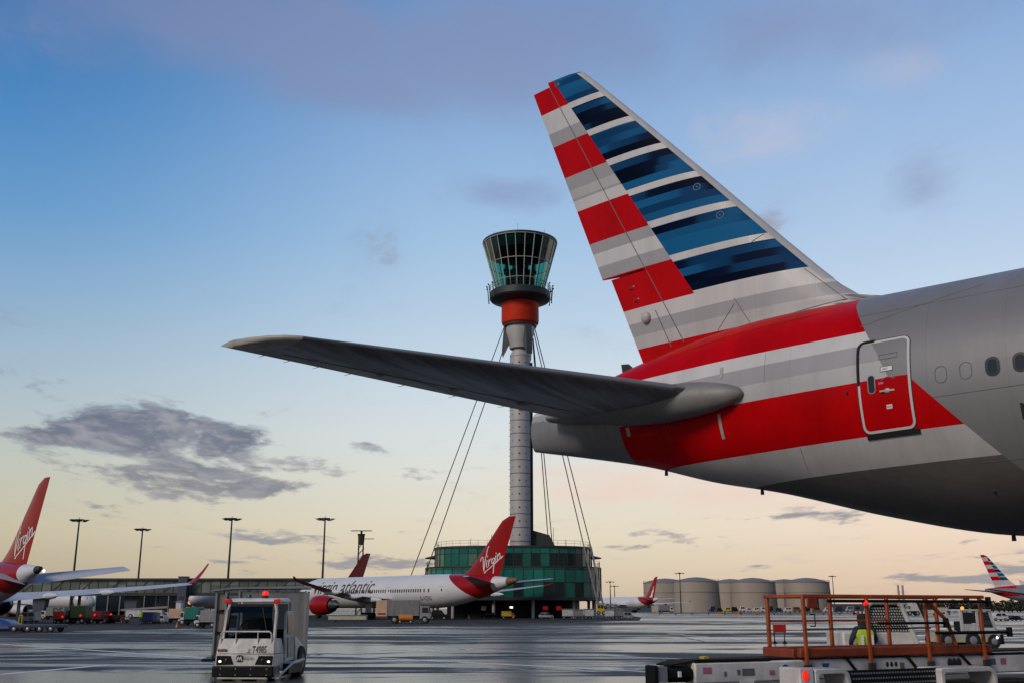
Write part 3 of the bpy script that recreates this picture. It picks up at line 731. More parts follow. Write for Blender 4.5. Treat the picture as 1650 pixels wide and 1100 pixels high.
def airliner(name, label, Lg, Rd, zc, p):
    """p: loc, rz, fin (root le, root te, tip le, tip te, tip z), stab, wing, colours"""
    T = thing(name, label, 'airliner', p['loc'], p['rz'], p.get('group'))
    base = p.get('mats', [M['virgin_white'], M['virgin_red'], M['virgin_grey'], M['dark_steel'], M['virgin_white']])
    lt, ln = Lg * p.get('tail', .34), Lg * .13
    def prof(x):
        if x < lt:
            t = x / lt; r = Rd * (.075 + .925 * math.sin(t * math.pi / 2) ** .92); top = zc + Rd - (1 - t) ** 2.2 * Rd * p.get('droop', .38)
            return r, top - r
        if x > Lg - ln:
            s = (x - Lg + ln) / ln; r = Rd * math.sqrt(max(1 - s ** 2.1, .0004)); return r, zc - s ** 2 * Rd * .28
        return Rd, zc
    n = p.get('n', 36); xs = [lt * (i / 26) for i in range(27)] + [lt + (Lg - ln - lt) * i / 6 for i in range(1, 7)] + [Lg - ln + ln * (1 - (1 - i / 10) ** 2) for i in range(1, 11)]
    mb = MB(); mb.loft([[(x, prof(x)[0]*math.cos(2*math.pi*j/n), prof(x)[1] + prof(x)[0]*math.sin(2*math.pi*j/n)) for j in range(n)] for x in xs])
    body = mb.build('fuselage', base, T, 45, cuts=p.get('cuts'), color=p.get('color'))
    T_prof = prof
    # fin
    rl, rt, tl, tt, ft = p['fin']; zb_ = zc + Rd * .55
    mb = MB(); rings = []
    for i in range(17):
        k = i / 16; z = zb_ + (ft - zb_) * k
        l = rl + (tl - rl) * k + (p.get('fillet', 2.2) * max(0, 1 - k / .30) ** 2); tr = rt + (tt - rt) * k
        if k > .93: l -= (l - tr) * .35 * ((k - .93) / .07) ** 2
        th = .095 * (l - tr); up = []
        for j in range(11):
            c = (j / 10) ** 1.6; up.append((l - c * (l - tr), foil(c) * th, z))
        rings.append(up + [(x, -y, z_) for x, y, z_ in up[-2:0:-1]])
    mb.loft(rings); fin = mb.build('fin', p.get('finmats', [M['virgin_red']]), T, 45, cuts=p.get('fincuts'), color=p.get('fincol'))
    # tailplanes and wings
    def surface(nm, le0, te0, le1, te1, y0, y1, z0, z1, th, m, side, kink=None, nst=10, mcol=None, curve=1.0, inc=0):
        rr = []
        for i in range(nst + 1):
            k = i / nst; y = y0 + (y1 - y0) * k
            l = le0 + (le1 - le0) * k; t = te0 + (te1 - te0) * k
            if kink and k < kink[0]: t = te0 + (te0 + (te1 - te0) * kink[0] + kink[1] - te0) * k / kink[0]
            elif kink: t = (te0 + (te1 - te0) * kink[0] + kink[1]) + (te1 - (te0 + (te1 - te0) * kink[0] + kink[1])) * (k - kink[0]) / (1 - kink[0])
            z = z0 + (z1 - z0) * k ** curve; ch = max(l - t, .15); up, lo = [], []
            for j in range(9):
                c = (j / 8) ** 1.7; f_ = foil(c) * th * ch
                up.append((l - c*ch, side*y, z + f_ - c*inc*ch)); lo.append((l - c*ch, side*y, z - f_*.8 - c*inc*ch))
            rr.append(up + lo[-2:0:-1])
        return MB().loft(rr).build(nm, m, T, 50, color=mcol)
    s = p['stab']   # le0, te0, le1, te1, half span, z0, z1
    for side in (1, -1):
        surface('tailplane', s[0], s[1], s[2], s[3], .3, s[4], s[5], s[6], .10, base[2], side, inc=p.get('inc', (0, 0))[0])
    w = p['wing']   # le0, te0, le1, te1, half span, z0, z1
    for side in (1, -1):
        wg = surface('wing', w[0], w[1], w[2], w[3], Rd * .5, w[4], w[5], w[6], .11, [p.get('wingmat', base[2]), M['virgin_red']], side, (.36, w[7] if len(w) > 7 else 0), 14, curve=1.5, mcol=p.get('wingcol'), inc=p.get('inc', (0, 0))[1])
        wl = p.get('winglet')
        if wl:      # dx, dy, dz, chord tip, material
            rr = []
            for k in (0, .25, .5, .75, 1):
                l = w[2] + wl[0] * k; ch = (w[2] - w[3]) * (1 - k) + wl[3] * k
                rr.append([(l, side*(w[4] + wl[1]*k), w[6] + wl[2]*k**1.5), (l - ch*.4, side*(w[4] + wl[1]*k) + .06, w[6] + wl[2]*k**1.5 + .05), (l - ch, side*(w[4] + wl[1]*k), w[6] + wl[2]*k**1.5), (l - ch*.4, side*(w[4] + wl[1]*k) - .06, w[6] + wl[2]*k**1.5 - .05)])
            wt = MB().loft(rr).build('winglet', wl[4], wg, 40)
        for fy, fx in p.get('flaps', []):
            zf = w[5] + (w[6] - w[5]) * (fy / w[4]) ** 1.5
            mb = MB(); mb.lathex([(.05, fx - 2.6), (.35, fx - 1.6), (.5, fx), (.35, fx + 1.6), (.05, fx + 2.8)], 10, (0, side*fy, zf - .45))
            mb.build('flap_fairing', base[0], wg, 50)
    for ey in p.get('eng', []):
        for side in (1, -1):
            er, ex = p['engr'], p['engx']; c = (0, side*ey, p.get('engz', zc - Rd * .85))
            mb = MB(); mb.lathex([(er*.80, ex+1.6), (er*.98, ex+1.9), (er*1.03, ex+1.2), (er*1.04, ex), (er*.96, ex-1.6), (er*.74, ex-3.0)], 28, c, 0, False)
            e = mb.build('engine', p.get('engmat', M['virgin_red']), T, 50)
            mb = MB(); mb.lathex([(er*.74, ex-2.5), (er*.50, ex-3.2), (er*.42, ex-4.2), (er*.16, ex-4.9), (.02, ex-5.4)], 20, c); mb.build('exhaust', M['dark_steel'], e, 50)
            mb = MB(); mb.lathex([(er*.9, ex+1.3), (er*.2, ex+1.35), (.02, ex+1.7)], 20, c); mb.build('fan', M['black_paint'], e, 50)
            mb = MB(); wz = w[5] + .1; mb.hexa([(ex-3.5,side*ey-.15,c[2]+er*.5),(ex+1,side*ey-.15,c[2]+er*.8),(ex+1,side*ey+.15,c[2]+er*.8),(ex-3.5,side*ey+.15,c[2]+er*.5)],[(ex-5.5,side*ey-.15,wz),(ex-1.2,side*ey-.15,wz),(ex-1.2,side*ey+.15,wz),(ex-5.5,side*ey+.15,wz)]); mb.build('pylon', base[0], e)
    # undercarriage
    gx_, gy = p.get('gear', (Lg * .45, 5))
    for side in (1, -1):
        mb = MB(); mb.cyl((gx_, side*gy, .6), (gx_, side*gy*.86, zc - Rd*.5), .2); mb.bx(gx_-.9, gx_+.9, side*gy*.9+side*.5-.04, side*gy*.9+side*.5+.04, 1.0, zc-Rd*.75)
        ge = mb.build('main_gear', M['virgin_white'], T, 40)
        for dx in (-.75, .75):
            for dy in (-.5, .5):
                MB().cyl((gx_+dx, side*gy+dy-.2, .62), (gx_+dx, side*gy+dy+.2, .62), .62, n=20).build('wheel', M['tyre'], ge, 40)
    mb = MB(); mb.cyl((Lg*.90,0,.5),(Lg*.90,0,zc-Rd*.5),.14); ng = mb.build('nose_gear', M['virgin_white'], T, 40)
    for dy in (-.3, .3): MB().cyl((Lg*.90,dy-.14,.48),(Lg*.90,dy+.14,.48),.48,n=18).build('wheel', M['tyre'], ng, 40)
    # cockpit panes
    xc = Lg - ln * .42
    for side in (1, -1):
        v = []
        for x, a in ((xc - .9, 52), (xc - 1.0, 33), (xc + .75, 30), (xc + .55, 50), (xc + .9, 84), (xc + 1.25, 80)):
            r, c = prof(x); v.append((x, side*(r+.02)*math.cos(R(a)), c + (r+.02)*math.sin(R(a))))
        MB().add(v, [(0,1,2,3), (3,2,5,4)]).build('windscreen', M['pane_dark'], body, 0)
    return T, fin, body, prof

# A: white and red jet parked across the middle, nose away to the left
def zone(zx):  # red rear body with a slanted forward edge
    (x0, z0), (x1, z1), xr = zx
    def col(c, f=None):
        if c.x < xr: return 0
        return 1 if c.x < x0 + (x1 - x0) * (z0 - c.z) / (z0 - z1) else 0
    cuts = [((xr,0,0),(1,0,0)), ((x0,0,z0),(z1-z0,0,-(x1-x0)))]
    return cuts, col
zr = ((16.2, 7.9), (8.6, 3.4), 5.0)
cuts, colr = zone(zr)
VP = dict(fin=(13.2, 4.4, 2.9, .25, 17.0), stab=(10.2, 4.6, 2.4, .7, 9.9, 5.9, 6.9), wing=(41.5, 29.5, 22.4, 20.6, 28.6, 3.5, 6.3, 2.4), winglet=(-2.2, 1.6, .55, .4, M['virgin_red']),
          flaps=[(7.5, 29), (13, 27.5), (19, 25)], eng=[9.8], engr=1.75, engx=41, engz=2.55, gear=(33.5, 4.9), cuts=cuts, color=colr)
a_loc = (at(833, 937, 174).x, 174, 0)
VPa = dict(VP, wingcol=lambda c, f=None: 1 if c.y > 16.5 else 0)
TA, finA, bodyA, profA = airliner('parked_jet', 'white and red jet with dark titles parked before the green glass building', 62.8, 2.95, 4.9, dict(VPa, loc=a_loc, rz=R(135)))
def on_body(T_prof, x, z, side=1, off=.03):
    r, c = T_prof(x); q = 1 - ((z - c) / r) ** 2
    return (x, side * (r * math.sqrt(max(q, .0)) + off), z)
def virgin_text(T, fin, x0, z0, kx, kz, w, side, shear=0):
    off = .42
    fn = lambda a, b: (x0 - a * kx - b * shear, side * off, z0 + b * kz)
    return strokes_mesh(VIRGIN, fn, w).build('fin_lettering', M['letter_white'], fin, 0)
def fin_side_y(fp, x, z, zc, Rd):
    rl, rt, tl, tt, ft = fp; zb_ = zc + Rd*.55; k = max(0, min(1, (z - zb_) / (ft - zb_)))
    l = rl + (tl-rl)*k + 2.2*max(0, 1-k/.30)**2; tr = rt + (tt-rt)*k; c = max(.002, min(1, (l-x)/(l-tr)))
    return foil(c) * .095 * (l - tr)
def fin_script(fin, fp, zc, Rd, x0, z0, kx, kz, w, side):
    def fn(a, b):
        x, z = x0 - a * kx, z0 + b * kz
        return (x, side * (fin_side_y(fp, x, z, zc, Rd) + .03), z)
    return strokes_mesh(VIRGIN, fn, w).build('fin_lettering', M['letter_white'], fin, 0)
fin_script(finA, VP['fin'], 4.75, 2.92, 8.5, 7.7, .145, .104, 1.25, 1)
# titles along the port side
def titles(a, b):
    x = 33.2 + 21.6 - a
    return on_body(profA, x, 5.05 + b, 1, .04)
def titles(a, b):                       # lettering laid round the curve of the body
    x = 33.0 + 21.6 - a; r, c = profA(x); t = R(-4) + b / r
    return (x, (r + .05) * math.cos(t), c + (r + .05) * math.sin(t))
text_mesh('virgin atlantic', 3.9, lambda a, b: titles(a * .93, b), shear=.35, weight=-.008, step=.25).build('titles', M['letter_violet'], bodyA, 0)
text_mesh('G-VZIG', .95, lambda a, b: on_body(profA, 21.6 - a, 3.35 + b, 1, .03)).build('registration', M['letter_black'], bodyA, 0)
pw = None
for seg in ((19.0, 20.2, 2), (21.2, 29.6, 14), (31.2, 50, 30)):
    x0, x1, k = seg
    for i in range(k):
        x = x0 + (x1 - x0) * i / (k - 1)
        v = [on_body(profA, x + dx, 5.02 + dz, 1, .025) for dx, dz in ((-.17,-.28),(.17,-.28),(.17,.28),(-.17,.28))]
        MB().add(v, [(0,1,2,3)]).build('cabin_window', M['pane_dark'], bodyA, 0)
for x in (30.4, 15.9):
    o_ = [(-.55,-1.0),(.55,-1.0),(.55,1.0),(-.55,1.0)]; v = []
    for dx, dz in o_: v += [on_body(profA, x+dx, 4.75+dz, 1, .03), on_body(profA, x+dx*.86, 4.75+dz*.92, 1, .03)]
    d = MB().add(v, [(0,1,3,2),(2,3,5,4),(4,5,7,6),(6,7,1,0)]).build('cabin_door', M['virgin_grey'], bodyA, 0)
    v = [on_body(profA, x-.15+dx, 5.1+dz, 1, .035) for dx, dz in ((-.12,-.2),(.12,-.2),(.12,.2),(-.12,.2))]; MB().add(v, [(0,1,2,3)]).build('door_window', M['pane_dark'], d, 0)
n_ = 24; MB().loft([[(x, (profA(max(x,0))[0]+.03)*math.cos(2*math.pi*j/n_), profA(max(x,0))[1] + (profA(max(x,0))[0]+.03)*math.sin(2*math.pi*j/n_)) for j in range(n_)] for x in (-.12,.3,.8,1.4,2.0)]).build('exhaust', M['coach_brown'], bodyA, 50)

# B: jet at the far left, tail towards the camera
zrB = ((15.5, 7.9), (8.0, 3.4), 4.2); cb, colb = zone(zrB)
b_loc = (-54.9, 122, 0)
VB = dict(VP, fin=(12.6, 4.6, 2.8, .1, 17.1), stab=(8.6, 3.2, .9, -1.6, 10.2, 5.7, 6.9), wing=(41, 29, 22.6, 20.4, 30.3, 3.6, 5.6, 2.2), winglet=(-2.0, 2.3, 2.9, .5, M['virgin_red']), flaps=[(12, 27), (19, 24.5)], cuts=cb, color=colb, inc=(.20, .10))
TB, finB, bodyB, profB = airliner('parked_jet', 'white jet with a tall red fin, cut off at the leftmost edge', 64, 2.95, 4.8, dict(VB, loc=b_loc, rz=R(135)))
fin_script(finB, VB['fin'], 4.8, 2.95, 8.6, 7.7, .16, .115, 1.25, 1)
MB().loft([[(x, (profB(max(x,0))[0]+.03)*math.cos(2*math.pi*j/n_), profB(max(x,0))[1] + (profB(max(x,0))[0]+.03)*math.sin(2*math.pi*j/n_)) for j in range(n_)] for x in (-.12,.2,.5,.9)]).build('exhaust', M['dark_steel'], bodyB, 50)
MB().ball((.1,-.45,profB(0)[1]-.25), .16, 8).build('tail_light', M['lamp_white'], bodyB, 50)

# C: third red tail, nose to the camera behind the pier
c_dir = Vector((-.56, -.83))
c_tail = (at(597, 900, 300).x, 300)
VC = dict(VP, fin=(12.8, 4.6, 2.8, .1, 17.2), loc=(c_tail[0], c_tail[1], 0), rz=math.atan2(c_dir.y, c_dir.x), wingmat=M['virgin_white'])
TC, finC, bodyC, profC = airliner('parked_jet', 'white jet whose dark red fin rises behind the nearer jet with dark titles', 62.8, 2.92, 4.75, VC)
fin_script(finC, VC['fin'], 4.75, 2.92, 8.4, 7.7, .15, .11, 1.2, -1)
MB().ball((61.4, -1.5, 3.3), .45, 8).build('nose_light', M['lamp_amber'], bodyC, 50)

# D: far red tail between the building and the tanks
zrD = ((19, 7.9), (9.5, 3.0), 3.5); cdd, cold = zone(zrD)
VD = dict(VP, loc=(at(1060, 935, 511).x, 511, 0), rz=R(90+22), cuts=cdd, color=cold, wingmat=M['virgin_white'], engmat=M['virgin_white'], wing=(39, 28, 20.4, 18.6, 28.6, 3.8, 5.2, 2.4), winglet=(-1.5,1.2,.6,.4,M['seal_black']))
TD, finD, bodyD, profD = airliner('parked_jet', 'distant white jet with a slim red fin in front of the beige fuel tanks', 62, 2.92, 4.9, VD)
sw = [(8.9,6.9),(7.8,7.7),(6.6,8.4),(6.2,9.2),(5.6,10.2),(4.6,11.0),(4.2,12.2),(3.6,12.9),(3.9,11.9),(4.0,10.6),(4.7,9.6),(5.2,8.6),(5.4,7.6),(6.0,6.6)]
MB().add([(x, fin_side_y(VD['fin'], x, z, 4.9, 2.92) + .06, z) for x, z in sw], [tuple(range(len(sw)))]).build('fin_emblem', M['letter_white'], finD, 0)

# E: second striped tail at the right
AAM = [M[k] for k in ('plane_white', 'plane_grey', 'plane_red', 'plane_light', 'plane_silver', 'plane_belly', 'fin_blue')]
def fincolE(c, f=None):
    z = c.z
    if z < 9.0: return 0
    if z < 10.4: return 3
    k = (z - 10.4) / 1.2; fr = k - math.floor(k)
    if c.x > 6.3 - (z - 10.4) * .62 : return 3 if fr > .82 else 6
    return 2 if int(math.floor((z - 10.4) / 1.2)) % 2 == 0 else 3
VE = dict(loc=(at(1582, 900, 331).x, 331, 0), rz=R(-62), fin=(11.2, 3.9, 1.6, -.5, 18.4), stab=(9.3, 3.5, 1.8, .2, 10.5, 6.6, 7.6), wing=(43, 30, 26.5, 24.6, 32, 3.9, 7.2, 2.4), tail=.30,
          eng=[9.8], engr=1.9, engx=44, engz=2.6, gear=(35, 5), mats=[M['plane_silver'], M['plane_red'], M['plane_silver'], M['dark_steel'], M['plane_silver']], engmat=M['plane_silver'],
          finmats=AAM, fincol=fincolE, fincuts=[((0,0,10.4+.6*i),(0,0,1)) for i in range(15)] + [((0,0,10.4+1.2*i+.984),(0,0,1)) for i in range(8)] + [((6.3,0,10.4),(1,0,.62))],
          cuts=[((3.6,0,0),(1,0,0)), ((12.5,0,8),(3.0,0,1.6)), ((0,0,7.9),(0,0,1)), ((0,0,6.7),(0,0,1)), ((0,0,5.6),(0,0,1)), ((0,0,9),(0,0,1))],
          color=lambda c, f=None: 1 if (3.6 < c.x < 12.5 + (8 - c.z) * .53 and (7.9 < c.z or 5.6 < c.z < 6.7)) else 0)
airliner('parked_jet', 'distant silver jet with a red, white and blue striped fin', 73, 3.1, 6.0, VE)
MB()
# F: another fin behind it
VF = dict(loc=(at(1646, 955, 385).x, 385, 0), rz=R(-40), fin=(6.9, 2.4, 1.2, -.5, 12.0), stab=(5.2, 2.2, 1, .2, 6.2, 5.2, 5.8), wing=(20.5, 14, 14.5, 13.2, 17, 2.8, 4, 1), eng=[5.8], engr=1.05, engx=20.5, engz=1.6, gear=(16.5, 3.6), fillet=1.2, engmat=M['virgin_white'], finmats=[M['virgin_white']])
TF, finF, bF, pF = airliner('parked_jet', 'small white jet fin with a red and blue ribbon showing above the striped jet', 37, 2.0, 3.9, VF)
rb = [(5.4,8.0),(4.2,8.6),(3.0,9.6),(2.0,10.9),(1.4,11.4),(2.0,10.2),(2.6,9.0),(3.6,8.0),(4.6,7.5)]
MB().add([(x, -fin_side_y(VF['fin'], x, z, 3.9, 2.0) - .08, z) for x, z in rb], [tuple(range(len(rb)))]).build('fin_emblem', M['coach_red'], finF, 0)
# G: pale jet under the pier at the left
VG = dict(VF, loc=(at(-45, 960, 262).x, 262, 0), rz=R(-18), finmats=[M['virgin_red']], fin=(6.9, 2.4, 1.2, -.5, 10.6))
airliner('parked_jet', 'small white jet seen under the pier among the columns, wing reaching to the right', 37, 2.0, 3.7, VG)

# ------------------------------------------------------------------ control tower
YT = 227
tx = at(838, 470, YT).x
T = thing('control_tower', 'tall slim control tower with a green glass cab and orange collar behind the striped airliner', 'control tower', (tx, YT, 0))
def rad(u0, u1, v): return (at(u1, v, YT).x - at(u0, v, YT).x) / 2
zt = lambda v: zz(v, YT)
r_sh = 2.36
# shaft of ring segments
prof = []; z = 13.0; k = 0
ztop = zt(572)
mb = MB()
while z < ztop - .05:
    z2 = min(z + 2.95, ztop)
    mb.lathe([(r_sh - .06, z), (r_sh, z + .10), (r_sh, z2 - .06), (r_sh - .06, z2)], 28)
    z = z2
mb.lathe([(r_sh - .1, 0), (r_sh - .1, 13.0)], 28)
mb.lathe([(r_sh-.06, ztop), (r_sh - .9, ztop + 1.6), (.9, zt(552))], 28)
sh = mb.build('shaft', M['tower_grey'], T, 30)
mb = MB(); z = 13.0
while z < ztop - 1:
    MB().lathe([(r_sh + .02, z - .06), (r_sh + .02, z + .06)], 28, caps=False).build('ring_joint', M['tower_dark'], sh, 40); z += 2.95
z = 14.4; port = None
while z < ztop - 1:
    for an in (-96, -58, -140):
        a = R(an); p0 = (r_sh*.98*math.cos(a), r_sh*.98*math.sin(a), z); p1 = ((r_sh+.03)*math.cos(a), (r_sh+.03)*math.sin(a), z)
        b = MB().cyl(p0, p1, .19 if an == -96 else .12, n=8).build('porthole', M['seal_black'], sh, 0)
    z += 2.95
MB().bx(r_sh - .02, r_sh + .42, -.75, .45, 12, zt(585)).build('lift_rail', M['black_paint'], T)
mb = MB()
for zq in [14 + 1.475 * i for i in range(int((ztop - 14) / 1.475))]:
    mb.bx(-r_sh - .22, -r_sh + .05, -.5, -.4, zq, zq + .1)
mb.build('ladder_rung', M['tower_dark'], sh, 0)['kind'] = 'stuff'
# crown of three legs that spread from the shaft to the collar
zc0, zc1 = zt(572), zt(522)
mb = MB(); r0 = rad(812, 858, 525)
mb.lathe([(r_sh + .05, zt(562)), (r_sh + .25, zt(552)), (r0, zt(536)), (r0, zc1)], 32)
neck = mb.build('neck', M['tower_grey'], T, 30)
for ang in (178, 300, 62):
    a = R(ang); ca, sa = math.cos(a), math.sin(a); M4 = Matrix.Rotation(a, 4, 'Z')
    mb = MB(); mb.prism([(r0 - .5, zc1), (r0 + .35, zc1), (r0 + .9, zt(566)), (r0 + .75, zt(575)), (r_sh, zt(552))], -.75, .75); mb.xf(M4); mb.build('neck_leg', M['tower_dark'], neck)
# orange collar
zr0, zr1 = zt(521), zt(483); rc = rad(807, 867, 500)
MB().lathe([(rc*.86, zr0 - .7), (rc*.97, zr0 - .2), (rc, zr0 + .3), (rc, zr1)], 48).build('collar', M['tower_red'], T, 25)
MB().lathe([(rc*.88, zr0 - .9), (rc*.9, zr0 - .1)], 40).build('collar_foot', M['slab_dark'], T, 25)
# gallery
rg = rad(787, 885, 478); zg0, zg1 = zt(489), zt(471)
MB().lathe([(rc*.95, zg0 - .4), (rc*1.1, zg0), (rg*.96, zg0 + .55), (rg, zg0 + .9), (rg, zg1 - .4), (rg*.97, zg1 - .2), (rc, zg1)], 48).build('gallery', M['slab_dark'], T, 30)
mb = MB(); n = 40
for i in range(n):
    a = 2*math.pi*i/n; c, s = math.cos(a)*rg, math.sin(a)*rg; mb.cyl((c, s, zg1 - .3), (c*1.01, s*1.01, zg1 + 1.1), .05, n=5)
for dz in (.45, 1.1): mb.tube([(rg*1.005*math.cos(2*math.pi*i/n), rg*1.005*math.sin(2*math.pi*i/n), zg1 + dz) for i in range(n + 1)], .045, 5)
rail = mb.build('gallery_rail', M['mast'], T, 0)
for ang in (172, 186, 200, -12, 4, 20, -30, 215):
    a = R(ang); c, s = math.cos(a), math.sin(a); rr_ = rg + .25
    mb = MB(); mb.cyl((rr_*c, rr_*s, zg0 + .4), ((rr_+.3)*c, (rr_+.4)*s, zg1 + .9), .1, n=6); mb.ball(((rr_+.45)*c, (rr_+.45)*s, zg1 + 1.0), .2, 6); mb.ball((rr_*c, rr_*s, zg0 + .3), .18, 6); mb.build('floodlight', M['mast'], T, 0)
# cab: leaning glass wall
zb0, zb1 = zg1 - .1, zt(395); rb0, rb1 = rad(801, 876, 468), rad(779, 897, 393)
NG = 24
def cabp(i, z, off=0):
    k = (z - zb0) / (zb1 - zb0); r = rb0 + (rb1 - rb0) * k + off; a = 2*math.pi*(i + .5)/NG
    return (r*math.cos(a), r*math.sin(a), z)
for i in range(NG):
    zs = [zb0, zb0 + (zb1-zb0)*.45, zb1]
    mb = MB(); mb.add([cabp(i, z) for z in zs] + [cabp(i+1, z) for z in zs], [(0,3,4,1),(1,4,5,2)]); mb.build('cab_pane', M['cab_glass'], T, 0)
mb = MB()
for i in range(NG): mb.cyl(cabp(i, zb0, .03), cabp(i, zb1, .03), .11, n=6)
for zf, r in ((0, .14), (.55, .10), (.18, .08), (1, .14)):
    z = zb0 + (zb1 - zb0)*zf; mb.tube([cabp(i, z, .03) for i in range(NG + 1)], r, 6)
mb.build('cab_frame', M['tower_grey'], T, 0)
MB().lathe([(rb1*.98, zb1), (rb1*1.02, zb1 + .15), (rb1*1.02, zb1 + .5), (rb1*.9, zb1 + .8), (rb1*.5, zb1 + 1.0), (.3, zb1 + 1.1)], 48).build('cab_roof', M['slab_dark'], T, 25)
MB().lathe([(rb1*.96, zb1 - .9), (rb1*.97, zb1 - .05)], 40, caps=True).build('cab_ceiling', M['slab_dark'], T, 25)
MB().lathe([(rb0*.62, zb0), (rb0*.62, zb0 + (zb1-zb0)*.40), (rb0*.56, zb0 + (zb1-zb0)*.42)], 24).build('console_ring', M['black_paint'], T, 25)
MB().lathe([(rb0*.34, zb0), (rb0*.34, zb0 + (zb1-zb0)*.55), (rb0*.42, zb1 - .9)], 20).build('core', M['black_paint'], T, 25)
for i in range(9):                      # desks with screens, and two controllers' chairs
    a = 2*math.pi*i/9 + .2; c, s = math.cos(a)*rb0*.66, math.sin(a)*rb0*.66; zt_ = zb0 + (zb1-zb0)*.40
    MB().bx(-.55, .55, -.25, .25, zt_, zt_ + .7 + .5*(i % 3)).xf(Matrix.Translation((c, s, 0)) @ Matrix.Rotation(a + math.pi/2, 4, 'Z')).build('console', M['slab_dark'], T, 0)
MB().lathe([(rb1*.90, zb1 - 2.6), (rb1*.955, zb1 - .9)], 40, caps=False).build('sun_blind', M['slab_dark'], T, 25)
mb = MB()
for i, h in ((0, .8), (3, 1.2), (5, .8), (8, 1.0), (11, 1.2), (14, .9)):
    c, s = math.cos(i*.42)*rb1*.72, math.sin(i*.42)*rb1*.72; mb.cyl((c, s, zb1 + 1), (c, s, zb1 + 2 + h), .04, n=4)
mb.build('roof_antenna', M['mast'], T, 0)
MB().ball((-.4, -r_sh - .35, zt(659)), .42, 8).build('obstruction_light', M['lamp_red'], T, 60)
# stay cables
for (u0, v0, u1, v1, Y1, d0) in ((812, 528, 664, 922, 216, -1), (812, 560, 686, 922, 216, -1), (860, 535, 941, 880, 222, 1), (862, 530, 952, 880, 222, 1), (858, 545, 884, 878, 246, 1), (859, 545, 890, 878, 246, 1)):
    p0 = at(u0, v0, YT) - Vector((tx, YT, 0)); p1 = at(u1, v1, Y1) - Vector((tx, YT, 0)); d = (p1 - p0)
    MB().cyl(p0, p0 + d * 1.02, .11, n=6).build('stay_cable', M['mast'], T, 60)

# ------------------------------------------------------------------ green glass building at its foot
YB = 229; bx_ = at(827, 960, YB).x
B = thing('tower_building', 'low rounded building of dark green glass at the foot of the control tower', 'building', (bx_, YB, 0))
def plan(i, n, r):                     # rounded triangle-like plan
    a = 2*math.pi*i/n
    k = (abs(math.cos(a))**3.2 + abs(math.sin(a))**3.2) ** (-1/3.2)
    return (r*k*math.cos(a), r*.94*k*math.sin(a))
NP = 60
gp = [M['green_panel_' + c] for c in 'abcdef']
YF = YB - 17.5
Z0, Z1, Z2 = zz(962, YF), zz(912, YF), zz(880, YF)
def tier(name, r, za, zb_, fr, dark):
    rows = len(fr) - 1
    mb = MB(); rn = random.Random(int(r*10))
    for i in range(NP):
        x0, y0 = plan(i, NP, r); x1, y1 = plan(i+1, NP, r)
        for j in range(rows):
            z0, z1 = za + (zb_-za)*fr[j], za + (zb_-za)*fr[j+1]
            front = y0 < 0; rightish = x0 > 4
            mi = rn.choice([0,0,0,1,0,0,2,1,0,0]) if not (6 < x0 < 13 and j == 0 and rn.random() < .85) else rn.choice([2,4,4])
            if dark and j in dark and rn.random() < .15: mi = 4
            if x0 < -9 and rn.random() < .3: mi = 5 if rn.random() < .4 else 3
            mb.add([(x0,y0,z0),(x1,y1,z0),(x1,y1,z1),(x0,y0,z1)], [(0,1,2,3)], mi)
    w = mb.build(name, gp, B, 0)
    mb = MB()
    for i in range(NP):
        x0, y0 = plan(i, NP, r + .04); mb.cyl((x0,y0,za),(x0,y0,zb_),.085,n=4)
    for j in range(rows + 1):
        z = za + (zb_-za)*fr[j]; mb.tube([(*plan(i, NP, r + .04), z) for i in range(NP + 1)], .12 if j in (0, rows) else .07, 4)
    mb.build('mullion_grid', M['slab_dark'], w, 0)
tier('lower_storey', 18.8, Z0, Z1, (0, .5, .93, 1), (0,)); tier('upper_storey', 16.9, Z1, Z2, (0, .70, 1), (0,))
def slab(name, r, za, zb_, m):
    return MB().loft([[(*plan(i, NP, r), za) for i in range(NP)], [(*plan(i, NP, r), zb_) for i in range(NP)]]).build(name, M[m], B, 20)
slab('soffit', 18.9, Z0 - .5, Z0 + .02, 'slab_dark'); slab('terrace', 18.95, Z1 - .1, Z1 + .15, 'slab_dark'); slab('roof', 17.1, Z2 - .05, Z2 + .35, 'slab_dark')
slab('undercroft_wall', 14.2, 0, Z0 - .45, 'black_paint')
zs_ = Z1 + (Z2 - Z1)*.6
for s in (-1, 1):
    mb = MB(); mb.hexa([(s*15.8,-8,zs_),(s*19.2,-2,zs_),(s*19.2,2,zs_),(s*15.8,8,zs_)],[(s*15.8,-8,zs_+.5),(s*19.2,-2,zs_+.12),(s*19.2,2,zs_+.12),(s*15.8,8,zs_+.5)]); mb.build('sun_shade', M['slab_dark'], B)
def railing(r, z, n=60, h=1.1, arc=None):
    mb = MB()
    for i in range(n):
        x, y = plan(i, n, r); mb.cyl((x,y,z),(x,y,z+h),.035,n=4)
    for dz in (h*.5, h): mb.tube([(*plan(i, n, r), z+dz) for i in range(n+1)], .03, 4)
    mb.build('roof_railing', M['mast'], B, 0)
railing(16.6, Z2 + .35); railing(18.6, Z1 + .15, 60, 1.3)
for i in range(14):
    x, y = plan(i, 14, 17.4); MB().cyl((x,y,0),(x,y,Z0-.5),.34,n=14).build('column', M['concrete'], B)
x0 = at(858, 870, 232).x - bx_
MB().loft([[(x0,-2,Z2),(x0+5.4,-2,Z2),(x0+5.4,3,Z2),(x0,3,Z2)],[(x0,-2,Z2+4.4),(x0+3.6,-2,Z2+3.4),(x0+3.6,3,Z2+3.4),(x0,3,Z2+4.4)]]).build('lift_lobby', M['slab_dark'], B)
mb = MB()
for dx, h in ((-9, 2.2), (-4.6, 3), (5.2, 2.5), (8.5, 4.5), (11, 2)): mb.cyl((dx, -9, Z2), (dx, -9, Z2 + h), .06, n=4)
